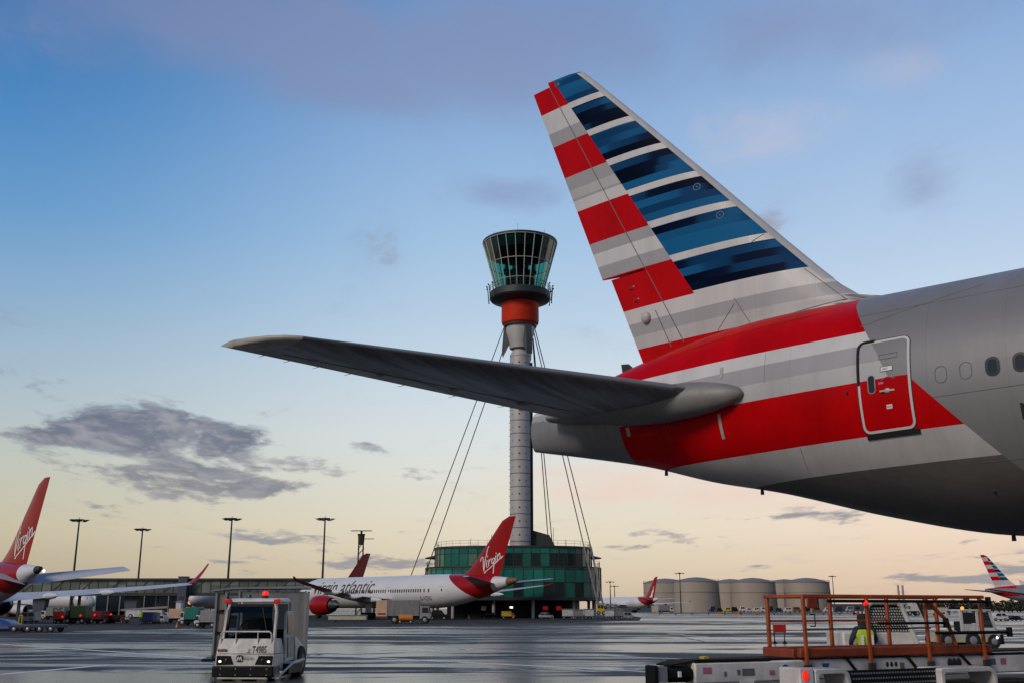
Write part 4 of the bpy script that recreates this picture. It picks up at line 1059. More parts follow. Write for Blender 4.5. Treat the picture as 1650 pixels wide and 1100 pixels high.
mb.build('roof_mast', M['mast'], B, 0)
for dx in (-6.0, 6.5, 9.2, -.4):
    MB().bx(dx-.5, dx+.5, -14.6, -14.5, 1.6, 2.4).build('wall_sign', M['letter_white' if dx in (-6.0,) else 'lens_red'], B, 0) if dx != -.4 else MB().bx(dx-.3,dx+.3,-14.6,-14.5,2.0,2.3).build('wall_lamp', M['lamp_glow'], B, 0)
# cable anchor legs at the right end
for (u0, v0, u1, v1) in ((941, 880, 964, 975), (952, 880, 972, 975)):
    p0 = at(u0, v0, 213) - Vector((bx_, YB, 0)); p1 = at(u1, v1, 213) - Vector((bx_, YB, 0)); MB().cyl(p0, p1, .2, n=6).build('anchor_tie', M['steel'], B, 60)

# ------------------------------------------------------------------ pier
YP = 228
px0, px1 = gx(-60, YP), gx(640, YP); zp0, zp1 = zz(958, YP), zz(932, YP)
P = thing('pier_walkway', 'long raised glazed pier walkway on columns behind the left aircraft', 'walkway', (0, YP, 0))
MB().bx(px0, px1, 0, 9, zp0, zp0 + .5).build('deck', M['dark_steel'], P)
n = 46
w = None
mb = MB(); rn = random.Random(4)
for i in range(n):
    x0, x1 = px0 + (px1-px0)*i/n, px0 + (px1-px0)*(i+1)/n
    for z0, z1 in ((zp0+.5, zp0 + 2.2), (zp0+2.2, zp1 - .25)): mb.add([(x0,0,z0),(x1,0,z0),(x1,0,z1),(x0,0,z1)], [(0,1,2,3)], rn.choice([0,0,1]))
mb.bx(px0, px1, .3, 8.8, zp0+.5, zp1-.3, 2)
w = mb.build('side_cladding', [M['pier_clad'], M['pier_pale'], M['dark_glass']], P, 0)
mb = MB()
for i in range(n + 1):
    x = px0 + (px1-px0)*i/n; mb.bx(x-.07, x+.07, -.12, -.01, zp0+.5, zp1-.25)
    if i % 3 == 0 and i < n: mb.cyl((x, -.05, zp0+.6), (x + (px1-px0)/n*1.4, -.05, zp1-.3), .09, n=4)
mb.build('cladding_frame', M['tower_dark'], w, 0)
MB().bx(px0, px1, -.5, 9.4, zp1 - .25, zp1 + .15).build('roof', M['dark_steel'], P)
MB().bx(px0, px1, -.3, -.05, zp0 - .15, zp0 + .45).build('edge_beam', M['mast'], P)
for u in (-30, 20, 56, 118, 205, 246, 292, 360, 440, 520, 600):
    x = gx(u, YP); wdt = 1.3 if u in (205, 56) else .5
    mb = MB()
    if wdt > 1: mb.hexa([(x-1.0,1,0),(x+1.0,1,0),(x+1.0,3,0),(x-1.0,3,0)],[(x-1.4,1,zp0),(x+1.6,1,zp0),(x+1.6,3,zp0),(x-1.4,3,zp0)])
    else: mb.bx(x-wdt/2, x+wdt/2, 2, 2.6, 0, zp0)
    mb.build('column', M['pier_blue' if wdt > 1 else 'mast'], P)
x = gx(292, YP - 1); Q = thing('stair_tower', 'dark blue stair tower standing against the pier walkway', 'stair tower', (x, YP - 1, 0))
MB().bx(-.95, .95, -1, .6, 0, zp1 + .35).build('wall', M['pier_blue'], Q, bevel=.05); MB().bx(-.5, .5, -1.05, -1.0, zp0 - 1, zp0 - .3).build('sign_panel', M['slab_dark'], Q); MB().bx(-1.05,1.05,-1.1,.65,zp1+.35,zp1+.5).build('roof', M['mast'], Q)
MB().ball((-.2,-1.2,zp0-1.6),.22,6).build('wall_lamp', M['lamp_glow'], Q)
YH = 264; h0, h1 = gx(152, YH), gx(309, YH)
Hh = thing('terminal_hall', 'dark glazed terminal hall with a pale roof edge under the pier walkway', 'building', (0, YH, 0))
MB().bx(h0, h1, 0, 14, 0, 5.0).build('glass_wall', M['dark_glass'], Hh); MB().bx(h0-.2, h1+.2, -.25, 14, 5.0, 5.5).build('roof_edge', M['gse_grey'], Hh)
mb = MB()
for i in range(9): xx = h0 + (h1-h0)*i/8; MB().bx(xx-.12, xx+.12, -.2, -.01, 0, 5.0).build('mullion', M['steel'], Hh, 0); MB().bx(h0, h1, -.1, 0.02, 0, 1.2).build('plinth', M['gse_grey'], Hh)
lw = thing('service_shed', 'low pale service shed far under the pier at the left edge', 'shed', (0, 275, 0))
a, b = gx(40, 275), gx(150, 275); MB().bx(a, b, 0, 8, 0, 2.6).build('wall', M['concrete'], lw); MB().bx(a-.2, b+.2, -.2, 8.2, 2.6, 2.85).build('roof', M['steel'], lw)

# ------------------------------------------------------------------ light masts
def light_mast(name, label, u, v, Y, heads=6, group='floodlight masts', lit=False):
    x = gx(u, Y); top = zz(v, Y)
    T = thing(name, label, 'light mast', (at(u, v, Y).x, Y, 0), 0, group)
    MB().cyl((0,0,0),(0,0,top),.33,.17,12).build('pole', M['mast'], T)
    mb = MB(); mb.lathe([(1.2, top-.2),(1.25, top-.1),(1.2, top)], 16); mb.cyl((0,0,top),(0,0,top+.5),.06)
    hd = mb.build('head_ring', M['mast'], T, 0)
    for i in range(heads):
        a = 2*math.pi*i/heads; MB().hexa([(1.3*math.cos(a)-.35,1.3*math.sin(a)-.3,top-.55),(1.3*math.cos(a)+.35,1.3*math.sin(a)-.3,top-.55),(1.3*math.cos(a)+.35,1.3*math.sin(a)+.3,top-.55),(1.3*math.cos(a)-.35,1.3*math.sin(a)+.3,top-.55)],[(2.0*math.cos(a)-.45,2.0*math.sin(a)-.4,top-.1),(2.0*math.cos(a)+.45,2.0*math.sin(a)-.4,top-.1),(2.0*math.cos(a)+.45,2.0*math.sin(a)+.4,top-.1),(2.0*math.cos(a)-.45,2.0*math.sin(a)+.4,top-.1)]).build('floodlight', M['steel' if lit else 'mast'], hd, 0)
    return T
light_mast('light_mast', 'dark floodlight mast rising behind the leftmost red fin', 128, 836, 250)
light_mast('light_mast', 'shorter floodlight mast, between the pale wingtip and the red winglet', 230, 851, 285)
light_mast('light_mast', 'floodlight mast standing right of the raised red winglet', 374, 834, 250)
light_mast('light_mast', 'floodlight mast with pale lamps, directly left of the radar tower', 524, 834, 250, lit=True)
light_mast('light_mast', 'thin mast in front of the leftmost fuel tank', 1095, 922, 480, 4)
light_mast('light_mast', 'taller of the two tiny masts behind the far red tail', 983, 936, 520, 4)
light_mast('light_mast', 'lower of the two tiny masts behind the far red tail', 990, 943, 560, 4)
light_mast('light_mast', 'thin mast at the right end of the fuel tanks', 1341, 927, 600, 4)
# radar tower
Yr = 340; T = thing('radar_tower', 'lattice radar tower with a flat antenna behind the dark red fin', 'radar tower', (at(582, 870, Yr).x, Yr, 0))
h = zz(862, Yr); mb = MB()
for sx_ in (-1, 1):
    for sy_ in (-1, 1): mb.cyl((sx_*.9, sy_*.9, 0), (sx_*.7, sy_*.7, h), .14, n=5)
for i in range(12):
    z0, z1 = h*i/12, h*(i+1)/12
    for s in (-1, 1): mb.cyl((-.85, s*.85, z0), (.85, s*.85, z1), .09, n=4); mb.cyl((s*.85, .85, z0), (s*.85, -.85, z1), .09, n=4)
mb.build('lattice', M['trunk'], T, 0)
MB().lathe([(.8,h-3),(1.0,h-2),(1.1,h),(1.3,h+.2),(1.3,h+.5)], 12).build('platform', M['trunk'], T)
MB().bx(-3.4, 3.4, -.3, .3, h + 1.4, h + 1.65).build('antenna', M['mast'], T); MB().cyl((0,0,h+.4),(0,0,h+1.5),.35).build('turntable', M['trunk'], T); MB().bx(-.2, 4.2, -.1, .1, h-1.2, h-.95).build('side_arm', M['steel'], T)

# ------------------------------------------------------------------ fuel tanks
def tank(label, u0, u1, v, Y):
    x0, x1 = gx(u0, Y), gx(u1, Y); r = (x1 - x0) / 2; h = zz(v, Y)
    T = thing('fuel_tank', label, 'fuel tank', ((x0 + x1)/2, Y + r*.4, 0), 0, 'beige fuel tanks')
    MB().lathe([(r, 0), (r, h)], 72).build('shell', M['tank_paint'], T, 25)
    MB().lathe([(r*1.0, h), (r*.7, h + r*.10), (r*.35, h + r*.17), (.3, h + r*.20)], 72).build('roof', M['tank_roof'], T, 40)
    MB().lathe([(r+.03, h*.64), (r+.18, h*.64), (r+.18, h*.66), (r+.03, h*.66)], 72).build('wind_girder', M['tank_band'], T, 25)
    MB().lathe([(r+.03, h-.3), (r+.22, h-.3), (r+.22, h+.05), (r+.03, h+.05)], 72).build('rim', M['tank_band'], T, 25)
    mb = MB(); 
    for i in range(40):
        a = 2*math.pi*i/40; mb.cyl((r*math.cos(a), r*math.sin(a), h), (r*math.cos(a), r*math.sin(a), h+1.1), .07, n=4)
    mb.tube([(r*math.cos(2*math.pi*i/40), r*math.sin(2*math.pi*i/40), h+1.1) for i in range(41)], .06, 4); mb.build('railing', M['tank_band'], T, 0)
    mb = MB()
    for i in range(14):
        a = R(-60 + 2.6*i); mb.bx(-.5, .5, -.1, .1, 0, .12); 
    st = [((r+.35)*math.cos(R(-38 + 1.9*i)), (r+.35)*math.sin(R(-38 + 1.9*i)), h*(1 - i/12)) for i in range(13)]
    MB().tube(st, .28, 4).build('stair', M['tank_band'], T, 0)
tank('beige fuel tank furthest left behind the far red tail', 1040, 1112, 938, 690)
tank('big beige fuel tank in front, left end of the row', 1090, 1163, 936, 640)
tank('pale fuel tank showing in the gap right of the first big tank', 1150, 1214, 938, 720)
tank('big beige fuel tank in front, middle of the row', 1182, 1255, 937, 640)
tank('pale fuel tank showing in the gap left of the last big tank', 1240, 1300, 938, 720)
tank('big beige fuel tank in front, right end of the row', 1270, 1343, 937, 640)
T = thing('chimney', 'pair of slim pale chimneys on the horizon behind the orange rails', 'chimney', (at(1452, 960, 760).x, 760, 0))
for dx in (-1.6, 1.6): MB().cyl((dx,0,0),(dx,0,zz(942,760)),.85,.7,12).build('flue', M['concrete'], T)
# far trees and buildings at the right
rn = random.Random(12)
def tree(u, Y, h, label):
    T = thing('tree', label, 'tree', (gx(u, Y), Y, 0), 0, 'dark trees along the horizon')
    MB().cyl((0,0,0),(0,0,h*.5),.35,.15,8).build('trunk', M['trunk'], T)
    mb = MB(); w_ = h * rn.uniform(.55, .85)
    for i in range(420):
        a, b, c = rn.gauss(0, .38), rn.gauss(0, .38), rn.uniform(-.5, .5)
        k = math.sqrt(max(0, 1 - (2*c)**2)) * .9 + .1; p = Vector((a*w_*k, b*w_*k, h*.56 + c*h*.9)); s = rn.uniform(.25, .6)
        d = Vector((rn.uniform(-1,1), rn.uniform(-1,1), rn.uniform(-1,1))).normalized(); e = d.orthogonal().normalized()*s; f_ = d.cross(e)
        mb.add([p-e-f_*.6, p+e-f_*.4, p+f_], [(0,1,2)])
    mb.build('crown', M['foliage'], T, 0)
kinds = ['dark rounded tree on the horizon beyond the apron', 'dark spreading tree on the horizon beyond the apron']
us = [1478+ i*7.3 for i in range(30)]
for i, u in enumerate(us): tree(u + rn.uniform(-3,3), rn.uniform(560, 640), rn.uniform(4.5, 7.5), 'dark bushy tree in the line of trees along the horizon')
for (u0, u1, v, Y, m, lb) in ((1345, 1420, 973, 700, 'pier_blue', 'low dark shed beyond the fuel tanks'), (1006, 1050, 963, 620, 'pier_blue', 'low grey hangar behind the far red tail'), (1415, 1480, 968, 720, 'concrete', 'low pale building behind the chimneys'), (962, 1005, 966, 640, 'gse_grey', 'low shed right of the green glass building')):
    T = thing('far_building', lb, 'building', (gx((u0+u1)/2, Y), Y, 0)); w_ = (gx(u1, Y)-gx(u0, Y))/2; h = zz(v, Y)
    MB().bx(-w_, w_, 0, 20, 0, h).build('wall', M[m], T); MB().bx(-w_-.3, w_+.3, -.3, 20.3, h, h+.4).build('roof', M['tank_band'], T)
    for i in range(5): xx = -w_*.8 + w_*1.6*i/4; MB().bx(xx-w_*.1, xx+w_*.1, -.06, -.01, h*.3, h*.7).build('window', M['dark_glass'], T)

# ------------------------------------------------------------------ small helpers for vehicles
def wheel(T, x, y, r, w=.22, name='wheel', hub='hub'):
    mb = MB(); mb.cyl((x, y - w/2, r), (x, y + w/2, r), r, n=24)
    o = mb.build(name, M['tyre'], T, 40, bevel=r*.08)
    h = MB(); h.lathe([(.02, 0), (r*.5, 0), (r*.55, .02), (.02, .03)], 16)
    for s in (-1, 1):
        k = MB(); k.cyl((x, y + s*(w/2 - .01), r), (x, y + s*(w/2 + .012), r), r*.55, r*.42, 16); k.build('hub', M[hub], o, 40)
    return o
def glass(T, quad, m='pane_dark', name='window'):
    return MB().add(quad, [(0,1,2,3)]).build(name, M[m], T, 0)

# ------------------------------------------------------------------ the white tug at the left (x to its right as we see it, -y to its front)
tg = thing('baggage_tug', 'white baggage tug with red roof lamps, coming towards the camera', 'tug', (gx(392, 29.3), 29.3, 0), R(-4.5))
W2 = .82
b = MB()
b.hexa([(-W2,-.02,.42),(W2,-.02,.42),(W2,.9,.42),(-W2,.9,.42)], [(-W2,.0,.86),(W2,.0,.86),(W2,.9,.86),(-W2,.9,.86)])
b.hexa([(-W2,.0,.862),(W2,.0,.862),(W2,.9,.862),(-W2,.9,.862)], [(-W2+.04,.10,1.10),(W2-.04,.10,1.10),(W2-.04,.75,1.10),(-W2+.04,.75,1.10)])
b.bx(-W2+.02, W2-.02, .9, 2.9, .42, .60)
b.bx(-W2, -W2+.08, .9, 2.9, .60, .95)
b.build('body', M['gse_white'], tg, 30, bevel=.025)
bm_ = MB(); bm_.bx(-W2-.05, W2+.02, -.10, .02, .20, .56); bm_.build('bumper', M['black_paint'], tg, 30, bevel=.03)
mb = MB()
for x in (-.62,-.2,.22,.66):
    for z in (.27,.47): mb.cyl((x,-.12,z),(x,-.09,z),.018,n=8)
mb.build('bumper_bolt', M['hub'], tg, 30)
MB().bx(-W2+.1, W2-.15, -.08, .3, .13, .19).build('front_skirt', M['gse_cream'], tg, 30, bevel=.01)
for s in (-1, 1):
    pol = [(s*.30,.60),(s*.78,.58),(s*.78,.83),(s*.40,.83)]
    hp = MB().add([(x, -.028, z) for x, z in pol] + [(x, .02, z) for x, z in pol], [(0,1,2,3),(4,5,6,7),(0,1,5,4),(1,2,6,5),(2,3,7,6),(3,0,4,7)]).build('headlight_panel', M['black_paint'], tg, 0)
    MB().ball((s*.68,-.03,.68),.04,8,sy=.4,sz=.7).build('headlight', M['lamp_white'], hp, 60)
    MB().ball((s*.50,-.03,.71),.05,8,sy=.4).build('headlight_lens', M['pane_dark'], hp, 60)
# cab
cw = W2 - .06
c = MB()
for x0, x1 in ((-cw, -cw+.075), (cw-.075, cw)):
    s = -1 if x0 < 0 else 1
    c.hexa([(x0,.20,1.08),(x1,.20,1.08),(x1,.30,1.08),(x0,.30,1.08)], [(x0+.02*-s+ (0.0),.34,1.72),(x1+.02*-s,.34,1.72),(x1+.02*-s,.44,1.72),(x0+.02*-s,.44,1.72)])
    c.hexa([(x0+.02*-s,.34,1.72),(x1+.02*-s,.34,1.72),(x1+.02*-s,.44,1.72),(x0+.02*-s,.44,1.72)], [(x0+.09*-s,.40,1.93),(x1+.09*-s,.40,1.93),(x1+.09*-s,.52,1.93),(x0+.09*-s,.52,1.93)])
    c.bx(x0, x1, 1.62, 1.70, .95, 1.92)
c.build('cab_pillar', M['gse_white'], tg, 30, bevel=.015)
MB().hexa([(-cw+.06,.36,1.92),(cw-.06,.36,1.92),(cw-.02,1.74,1.92),(-cw+.02,1.74,1.92)],[(-cw+.10,.46,2.02),(cw-.10,.46,2.02),(cw-.10,1.66,2.04),(-cw+.10,1.66,2.04)]).build('cab_roof', M['gse_white'], tg, 30, bevel=.04)
ws = glass(tg, [(-cw+.07,.24,1.10),(cw-.07,.24,1.10),(cw-.12,.40,1.86),(-cw+.12,.40,1.86)], 'screen_glass', 'windscreen')
glass(ws, [(-cw+.145,.378,1.68),(cw-.145,.378,1.68),(cw-.155,.395,1.80),(-cw+.155,.395,1.80)], 'sun_strip', 'sun_strip')
MB().tube([(-cw+.10,.30,1.14),(-cw+.14,.41,1.84),(cw-.14,.41,1.84),(cw-.10,.30,1.14),(-cw+.10,.30,1.14)], .042, 6).build('screen_seal', M['seal_black'], ws, 40)
MB().tube([(.30,.38,1.80),(.50,.24,1.26)], .014, 6).build('wiper', M['seal_black'], ws, 0)
MB().tube([(-.55,.24,1.12),(-.25,.27,1.30),(.30,.27,1.31)], .014, 6).build('wiper', M['seal_black'], ws, 0)
glass(tg, [(-cw+.06,1.60,1.05),(cw-.06,1.60,1.05),(cw-.1,1.60,1.88),(-cw+.1,1.60,1.88)], 'screen_glass', 'rear_window')
MB().bx(-cw+.09, cw-.09, 1.54, 1.59, .60, 1.30).build('cab_shade_back', M['black_paint'], tg, 30)  # black sheet added to stand in for the shade inside the cab
MB().bx(-cw+.02, -cw+.06, .45, 1.6, .60, 1.15).build('cab_shade_side', M['black_paint'], tg, 30)  # added likewise, its black painting the dark cab interior
ins = MB(); ins.bx(-.52,.48,1.1,1.5,.62,1.18); ins.bx(-.45,.40,1.38,1.52,1.18,1.56); seat = ins.build('seat', M['black_paint'], tg, 30, bevel=.04)
d = MB(); d.hexa([(-.66,.5,1.0),(.62,.5,1.0),(.62,.8,1.0),(-.66,.8,1.0)],[(-.66,.5,1.16),(.62,.5,1.2),(.62,.75,1.24),(-.66,.75,1.2)]); d.build('dashboard', M['black_paint'], tg, 30, bevel=.02)
mb = MB(); mb.tube([(-.28+.2*math.cos(2*math.pi*i/20), .86+.06*math.sin(2*math.pi*i/20), 1.32+.18*math.sin(2*math.pi*i/20)) for i in range(21)], .02, 6); mb.cyl((-.28,.86,1.32),(-.28,.7,1.15),.025); mb.build('steering_wheel', M['seal_black'], tg, 40)
# push rail on the bonnet
mb = MB(); mb.tube([(-.72,.08,1.04),(-.72,.05,1.22),(-.66,.04,1.27),(.64,.04,1.27),(.70,.05,1.22),(.70,.08,1.04)], .02, 8)
for x in (-.30, .32): mb.cyl((x,.04,1.27),(x,.08,.98),.016)
mb.build('front_rail', M['gse_white'], tg, 40)
for x, m in ((-.70,'lens_red'),(.70,'lens_red')):
    MB().bx(x-.09, x+.09, .34, .5, 1.89, 2.0).build('corner_lamp', M[m], tg, 30, bevel=.02)
be = MB().cyl((.25,.7,2.03),(.25,.7,2.10),.10,n=16).build('beacon_base', M['seal_black'], tg, 40)
bc = MB().lathe([(.085,2.10),(.085,2.19),(.06,2.23),(.01,2.24)],16,(.25,.7,0)).build('beacon', M['lamp_red'], tg, 50)
MB().lathe([(.075,2.03),(.075,2.10),(.05,2.13),(.01,2.135)],14,(-.22,.75,0)).build('beacon', M['lens_green'], tg, 50)
MB().bx(-.78,-.52,-.012,.01,.915,.965).build('indicator', M['coach_brown'], tg, 30, bevel=.01)
def front_face(x, z):                   # point on the sloping bonnet front
    k = (z - .86) / .24; return (x, -.014 + (.10 * max(0, k)), z)
t = text_mesh('T4985', .155, lambda a, b_: front_face(.19 + a, .895 + b_), weight=.004); t.build('fleet_number', M['letter_black'], tg, 0)
mb = MB()
for x, z, w_, h_ in ((.09,.90,.012,.07),(.12,.915,.012,.05),(.05,.89,.10,.012)): mb.add([front_face(x,z),front_face(x+w_,z),front_face(x+w_,z+h_),front_face(x,z+h_)],[(0,1,2,3)])
mb.build('plug_symbol', M['letter_black'], tg, 0)
lg = rrect(-.225, -.045, .665, .845, .04, 4)
lgo = MB().add([(x, -.026, z) for x, z in lg], [tuple(range(len(lg)))]).build('logo_plate', M['letter_black'], tg, 0)
mz = lambda a, b_: (-.207 + a, -.034, .70 + b_)
strokes_mesh([[(0,0),(.035,.105)],[(.035,.105),(.07,.02)],[(.07,.02),(.105,.105)],[(.105,.105),(.14,0)]], mz, .024).build('logo_letter', M['letter_white'], lgo, 0)
text_mesh('ENZIES', .095, lambda a, b_: (-.035 + a, -.027, .725 + b_)).build('operator_name', M['sticker_grey'], tg, 0)
# right flank: open doorway, swung door, step frame, rear box
dr = MB(); dr.hexa([(cw+.02,.92,.62),(cw+.10,.92,.62),(cw+.16,1.55,.66),(cw+.08,1.55,.66)],[(cw+.0,.95,1.72),(cw+.07,.95,1.72),(cw+.10,1.60,1.72),(cw+.02,1.60,1.72)]); door2 = dr.build('door', M['gse_white'], tg, 30, bevel=.015)
glass(door2, [(cw+.118,1.02,1.20),(cw+.150,1.52,1.22),(cw+.116,1.54,1.64),(cw+.086,1.0,1.64)], 'pane_dark', 'door_window')
glass(door2, [(cw+.130,1.06,.74),(cw+.160,1.46,.76),(cw+.150,1.50,1.12),(cw+.118,1.04,1.12)], 'gse_grey', 'door_panel')
st = MB(); st.tube([(W2-.02,.86,.62),(W2+.24,1.0,.60),(W2+.30,1.9,.66)], .04, 6); st.tube([(W2+.24,1.0,.60),(W2+.10,.15,.20),(W2-.05,.05,.18)], .035, 6); st.bx(W2-.03, W2+.14, .02, .6, .15, .19)
st.build('step_frame', M['gse_white'], tg, 40)
MB().bx(W2-.02, W2+.015, .02, .55, .20, .56).build('flank_panel', M['coach_navy'], tg, 30, bevel=.02)
MB().bx(W2-.02, W2+.16, .9, 2.3, .22, .58).build('tank_box', M['black_paint'], tg, 30, bevel=.03)
rb = MB(); rb.hexa([(-W2+.02,1.75,.6),(W2+.10,1.75,.6),(W2+.10,3.0,.6),(-W2+.02,3.0,.6)],[(-W2+.06,1.75,1.12),(W2+.05,1.75,1.18),(W2+.02,3.0,.92),(-W2+.06,3.0,.92)]); rb.build('rear_deck', M['gse_white'], tg, 30, bevel=.04)
for x, y, r in ((-.66,.55,.30),(.60,.55,.30)):
    mb = MB(); mb.cyl((x-.11,y,r),(x+.11,y,r),r,n=24); w_ = mb.build('wheel', M['tyre'], tg, 40, bevel=.03); k = MB().cyl((x-.12,y,r),(x+.12,y,r),r*.55,n=16).build('hub', M['hub'], w_, 40)
for x, y, r in ((-.62,2.35,.40),(.80,2.35,.42)):
    mb = MB(); mb.cyl((x-.16,y,r),(x+.16,y,r),r,n=28); w_ = mb.build('wheel', M['tyre'], tg, 40, bevel=.04); k = MB().cyl((x-.17,y,r),(x+.17,y,r),r*.5,n=16).build('hub', M['dark_steel'], w_, 40)
MB().tube([(-cw-.02,.35,1.75),(-cw-.16,.28,1.72),(-cw-.16,.28,1.45)], .014, 6).build('mirror_arm', M['seal_black'], tg, 0)

ZK = [(-1,-1),(0,0),(.13,.045),(.20,.10),(.56,.385),(.83,.65),(.965,.83),(1.10,1.10),(1.27,1.285),(1.92,2.08),(2.04,2.20),(2.24,2.39),(4,4.15)]
for o in tg.children_recursive:
    if o.name.split('.')[0] in ('wheel', 'hub'): continue
    for v in o.data.vertices:
        for (a0, b0), (a1, b1) in zip(ZK[:-1], ZK[1:]):
            if a0 <= v.co.z <= a1: v.co.z = b0 + (b1 - b0) * (v.co.z - a0) / (a1 - a0); break

# covered cargo cart behind the tug
ct = thing('cargo_cart', 'tall grey covered cargo cart towed behind the white tug', 'cart', (gx(420, 33.4), 33.4, 0), R(8))
xl, xr = gx(341, 33.4) - gx(420, 33.4), gx(487, 33.4) - gx(420, 33.4)
MB().bx(xl, xr, 0, 1.9, .40, .56).build('deck', M['dark_steel'], ct, 30, bevel=.02)
MB().bx(xl+.72, xr, .03, 1.88, .56, 2.42).build('box', M['container'], ct, 30, bevel=.03)
MB().bx(xl, xl+.38, .05, .12, .56, 2.36).build('side_curtain', M['container_brown'], ct, 30)
mb = MB()
for x, y in ((xl,-.02),(xl+.30,-.02),(xl+.70,-.02),(xr-.06,-.02),(xl,1.84),(xr-.06,1.84)): MB().bx(x, x+.06, y, y+.06, .50, 2.45).build('corner_post', M['gse_grey'], ct, 30)
MB().loft([[(xl-.15,-.08,2.42),(xl-.15,1.98,2.42),(xl-.15,1.98,2.46),(xl-.15,-.08,2.46)],[(xl+.5,-.08,2.50),(xl+.5,1.98,2.50),(xl+.5,1.98,2.55),(xl+.5,-.08,2.55)],[(xr+.05,-.08,2.52),(xr+.05,1.98,2.52),(xr+.05,1.98,2.60),(xr+.05,-.08,2.60)]]).build('roof', M['steel'], ct, 30)
mb = MB()
for z in (1.15, 1.8): MB().bx(xl+.06, xl+.7, -.02, .02, z, z+.05).build('latch_bar', M['rubber'], ct, 30)
for x in (xl+.35, xr-.45):
    for y in (.2, 1.7): wheel(ct, x, y, .24, .16)
MB().bx(xl-.32, xl+.02, .2, 1.6, .30, .38).build('hitch_plate', M['black_paint'], ct, 30)

# ------------------------------------------------------------------ the belt loader in the foreground (x along its boom)
pA, pB = Vector((gx(1050, 13.6), 13.6, 0)), Vector((gx(1645, 16.4), 16.4, 0)); dL = pB - pA; aL = math.atan2(dL.y, dL.x); LL = dL.length
BL = thing('belt_loader', 'belt loader with a white boom and orange guard rails, in the near foreground', 'belt loader', (pA.x, pA.y, 0), aL)
def bl(u):                               # distance along the near face for a photo column
    lo_, hi_ = -1.0, LL + 3
    for _ in range(40):
        m_ = (lo_ + hi_) / 2; q = pA + dL * (m_ / LL); uu = 825 + F_PX * q.x / (CP*q.y + SP*(1.2 - CAM_H))
        lo_, hi_ = (m_, hi_) if uu < u else (lo_, m_)
    return lo_
def bz(s, v): q = pA + dL * (s / LL); return zz(v, q.y)
zt_, zb_ = 1.22, .96
xo0, xo1 = bl(1240), bl(1597)
MB().bx(bl(1120), LL + 2.2, 0, .75, zb_, zt_).build('boom', M['gse_white'], BL, 30, bevel=.02)
MB().bx(bl(1066)+.02, bl(1122), .02, .42, .98, 1.17).build('boom_end', M['rubber'], BL, 30, bevel=.07)
e_ = MB().bx(bl(1052), bl(1060), -.02, .20, .95, 1.20).build('bumper', M['rubber'], BL, 30, bevel=.02)
MB().bx(bl(1059), bl(1075), 0, .06, .99, 1.18).build('bumper_mount', M['steel'], BL, 30)
bt = MB(); bt.loft([[(bl(1085),.06,1.18),(bl(1085),.4,1.18),(bl(1085),.4,1.20),(bl(1085),.06,1.20)],[(bl(1120),.06,1.225),(bl(1120),.6,1.225),(bl(1120),.6,1.24),(bl(1120),.06,1.24)],[(LL+2.2,.07,1.28),(LL+2.2,.68,1.28),(LL+2.2,.68,1.295),(LL+2.2,.07,1.295)]]); bt.build('conveyor_belt', M['rubber'], BL, 30)
MB().bx(bl(1120), xo0, .0, .06, 1.22, 1.26).build('belt_guard', M['black_paint'], BL, 30)
MB().bx(xo1, LL+2.2, .0, .06, 1.22, 1.25).build('belt_guard', M['black_paint'], BL, 30)
xo0 = bl(1288); MB().bx(xo0, xo1, -.045, .05, 1.245, 1.375).build('rail_beam', M['deep_orange'], BL, 30, bevel=.02)
MB().bx(xo0-.06, xo0+.02, .052, .70, 1.235, 1.365).build('rail_beam', M['deep_orange'], BL, 30, bevel=.02)
MB().bx(xo0, xo1, .702, .78, 1.27, 1.372).build('rail_beam', M['deep_orange'], BL, 30, bevel=.02)
# near posts reach down over the boom, far posts stop at the beam
ztop = bz(xo0, 960)
def tb(pts, r, m, nm): return MB().tube(pts, r, 8).build(nm, M[m], BL, 40)
near = [(1296, 1304, 1069), (1399, 1408, 1060), (1494, 1502, 1069), (1583, 1590, 1064)]
for u0, u1, v1 in near:
    s = bl(u0); h_ = MB().bx(s-.028, s+.028, -.075, -.035, bz(s, v1 + 8), ztop).build('rail_post', M['rail_orange'], BL, 30, bevel=.012)
    MB().bx(s-.055, s+.055, -.09, -.046, 1.02, 1.16).build('post_socket', M['dark_steel'], BL, 30)
for u0 in (1298, 1402, 1497, 1578):
    s = bl(u0); MB().bx(s-.026, s+.026, .715, .765, 1.37, ztop - .0).build('rail_post', M['rail_orange'], BL, 30, bevel=.012)
s0 = bl(1297)
MB().bx(s0-.02, s0+.03, -.03, .74, ztop-.02, ztop+.03).build('top_rail', M['rail_orange'], BL, 30, bevel=.01)
sE = bl(1590)
MB().bx(s0-.03, sE, -.075, -.03, ztop-.02, ztop+.03).build('top_rail', M['rail_orange'], BL, 30, bevel=.01)
MB().bx(s0-.03, bl(1585), .742, .79, ztop-.02, ztop+.03).build('top_rail', M['rail_orange'], BL, 30, bevel=.01)
zm = bz(s0, 1001)
MB().bx(s0, bl(1497), .72, .745, zm-.012, zm+.018).build('middle_rail', M['rail_orange'], BL, 30)
zl = bz(bl(1300), 1013)
MB().bx(bl(1300), bl(1500), -.06, -.04, zl-.01, zl+.012).build('lower_rail', M['dark_steel'], BL, 30)
tb([(bl(1495), -.05, ztop-.03), (bl(1527), -.05, bz(bl(1527), 998)), (bl(1538), -.05, 1.38)], .028, 'rail_orange', 'brace')
tb([(bl(1512), .3, ztop-.06), (bl(1524), .3, bz(bl(1524), 1000))], .022, 'dark_steel', 'brace')
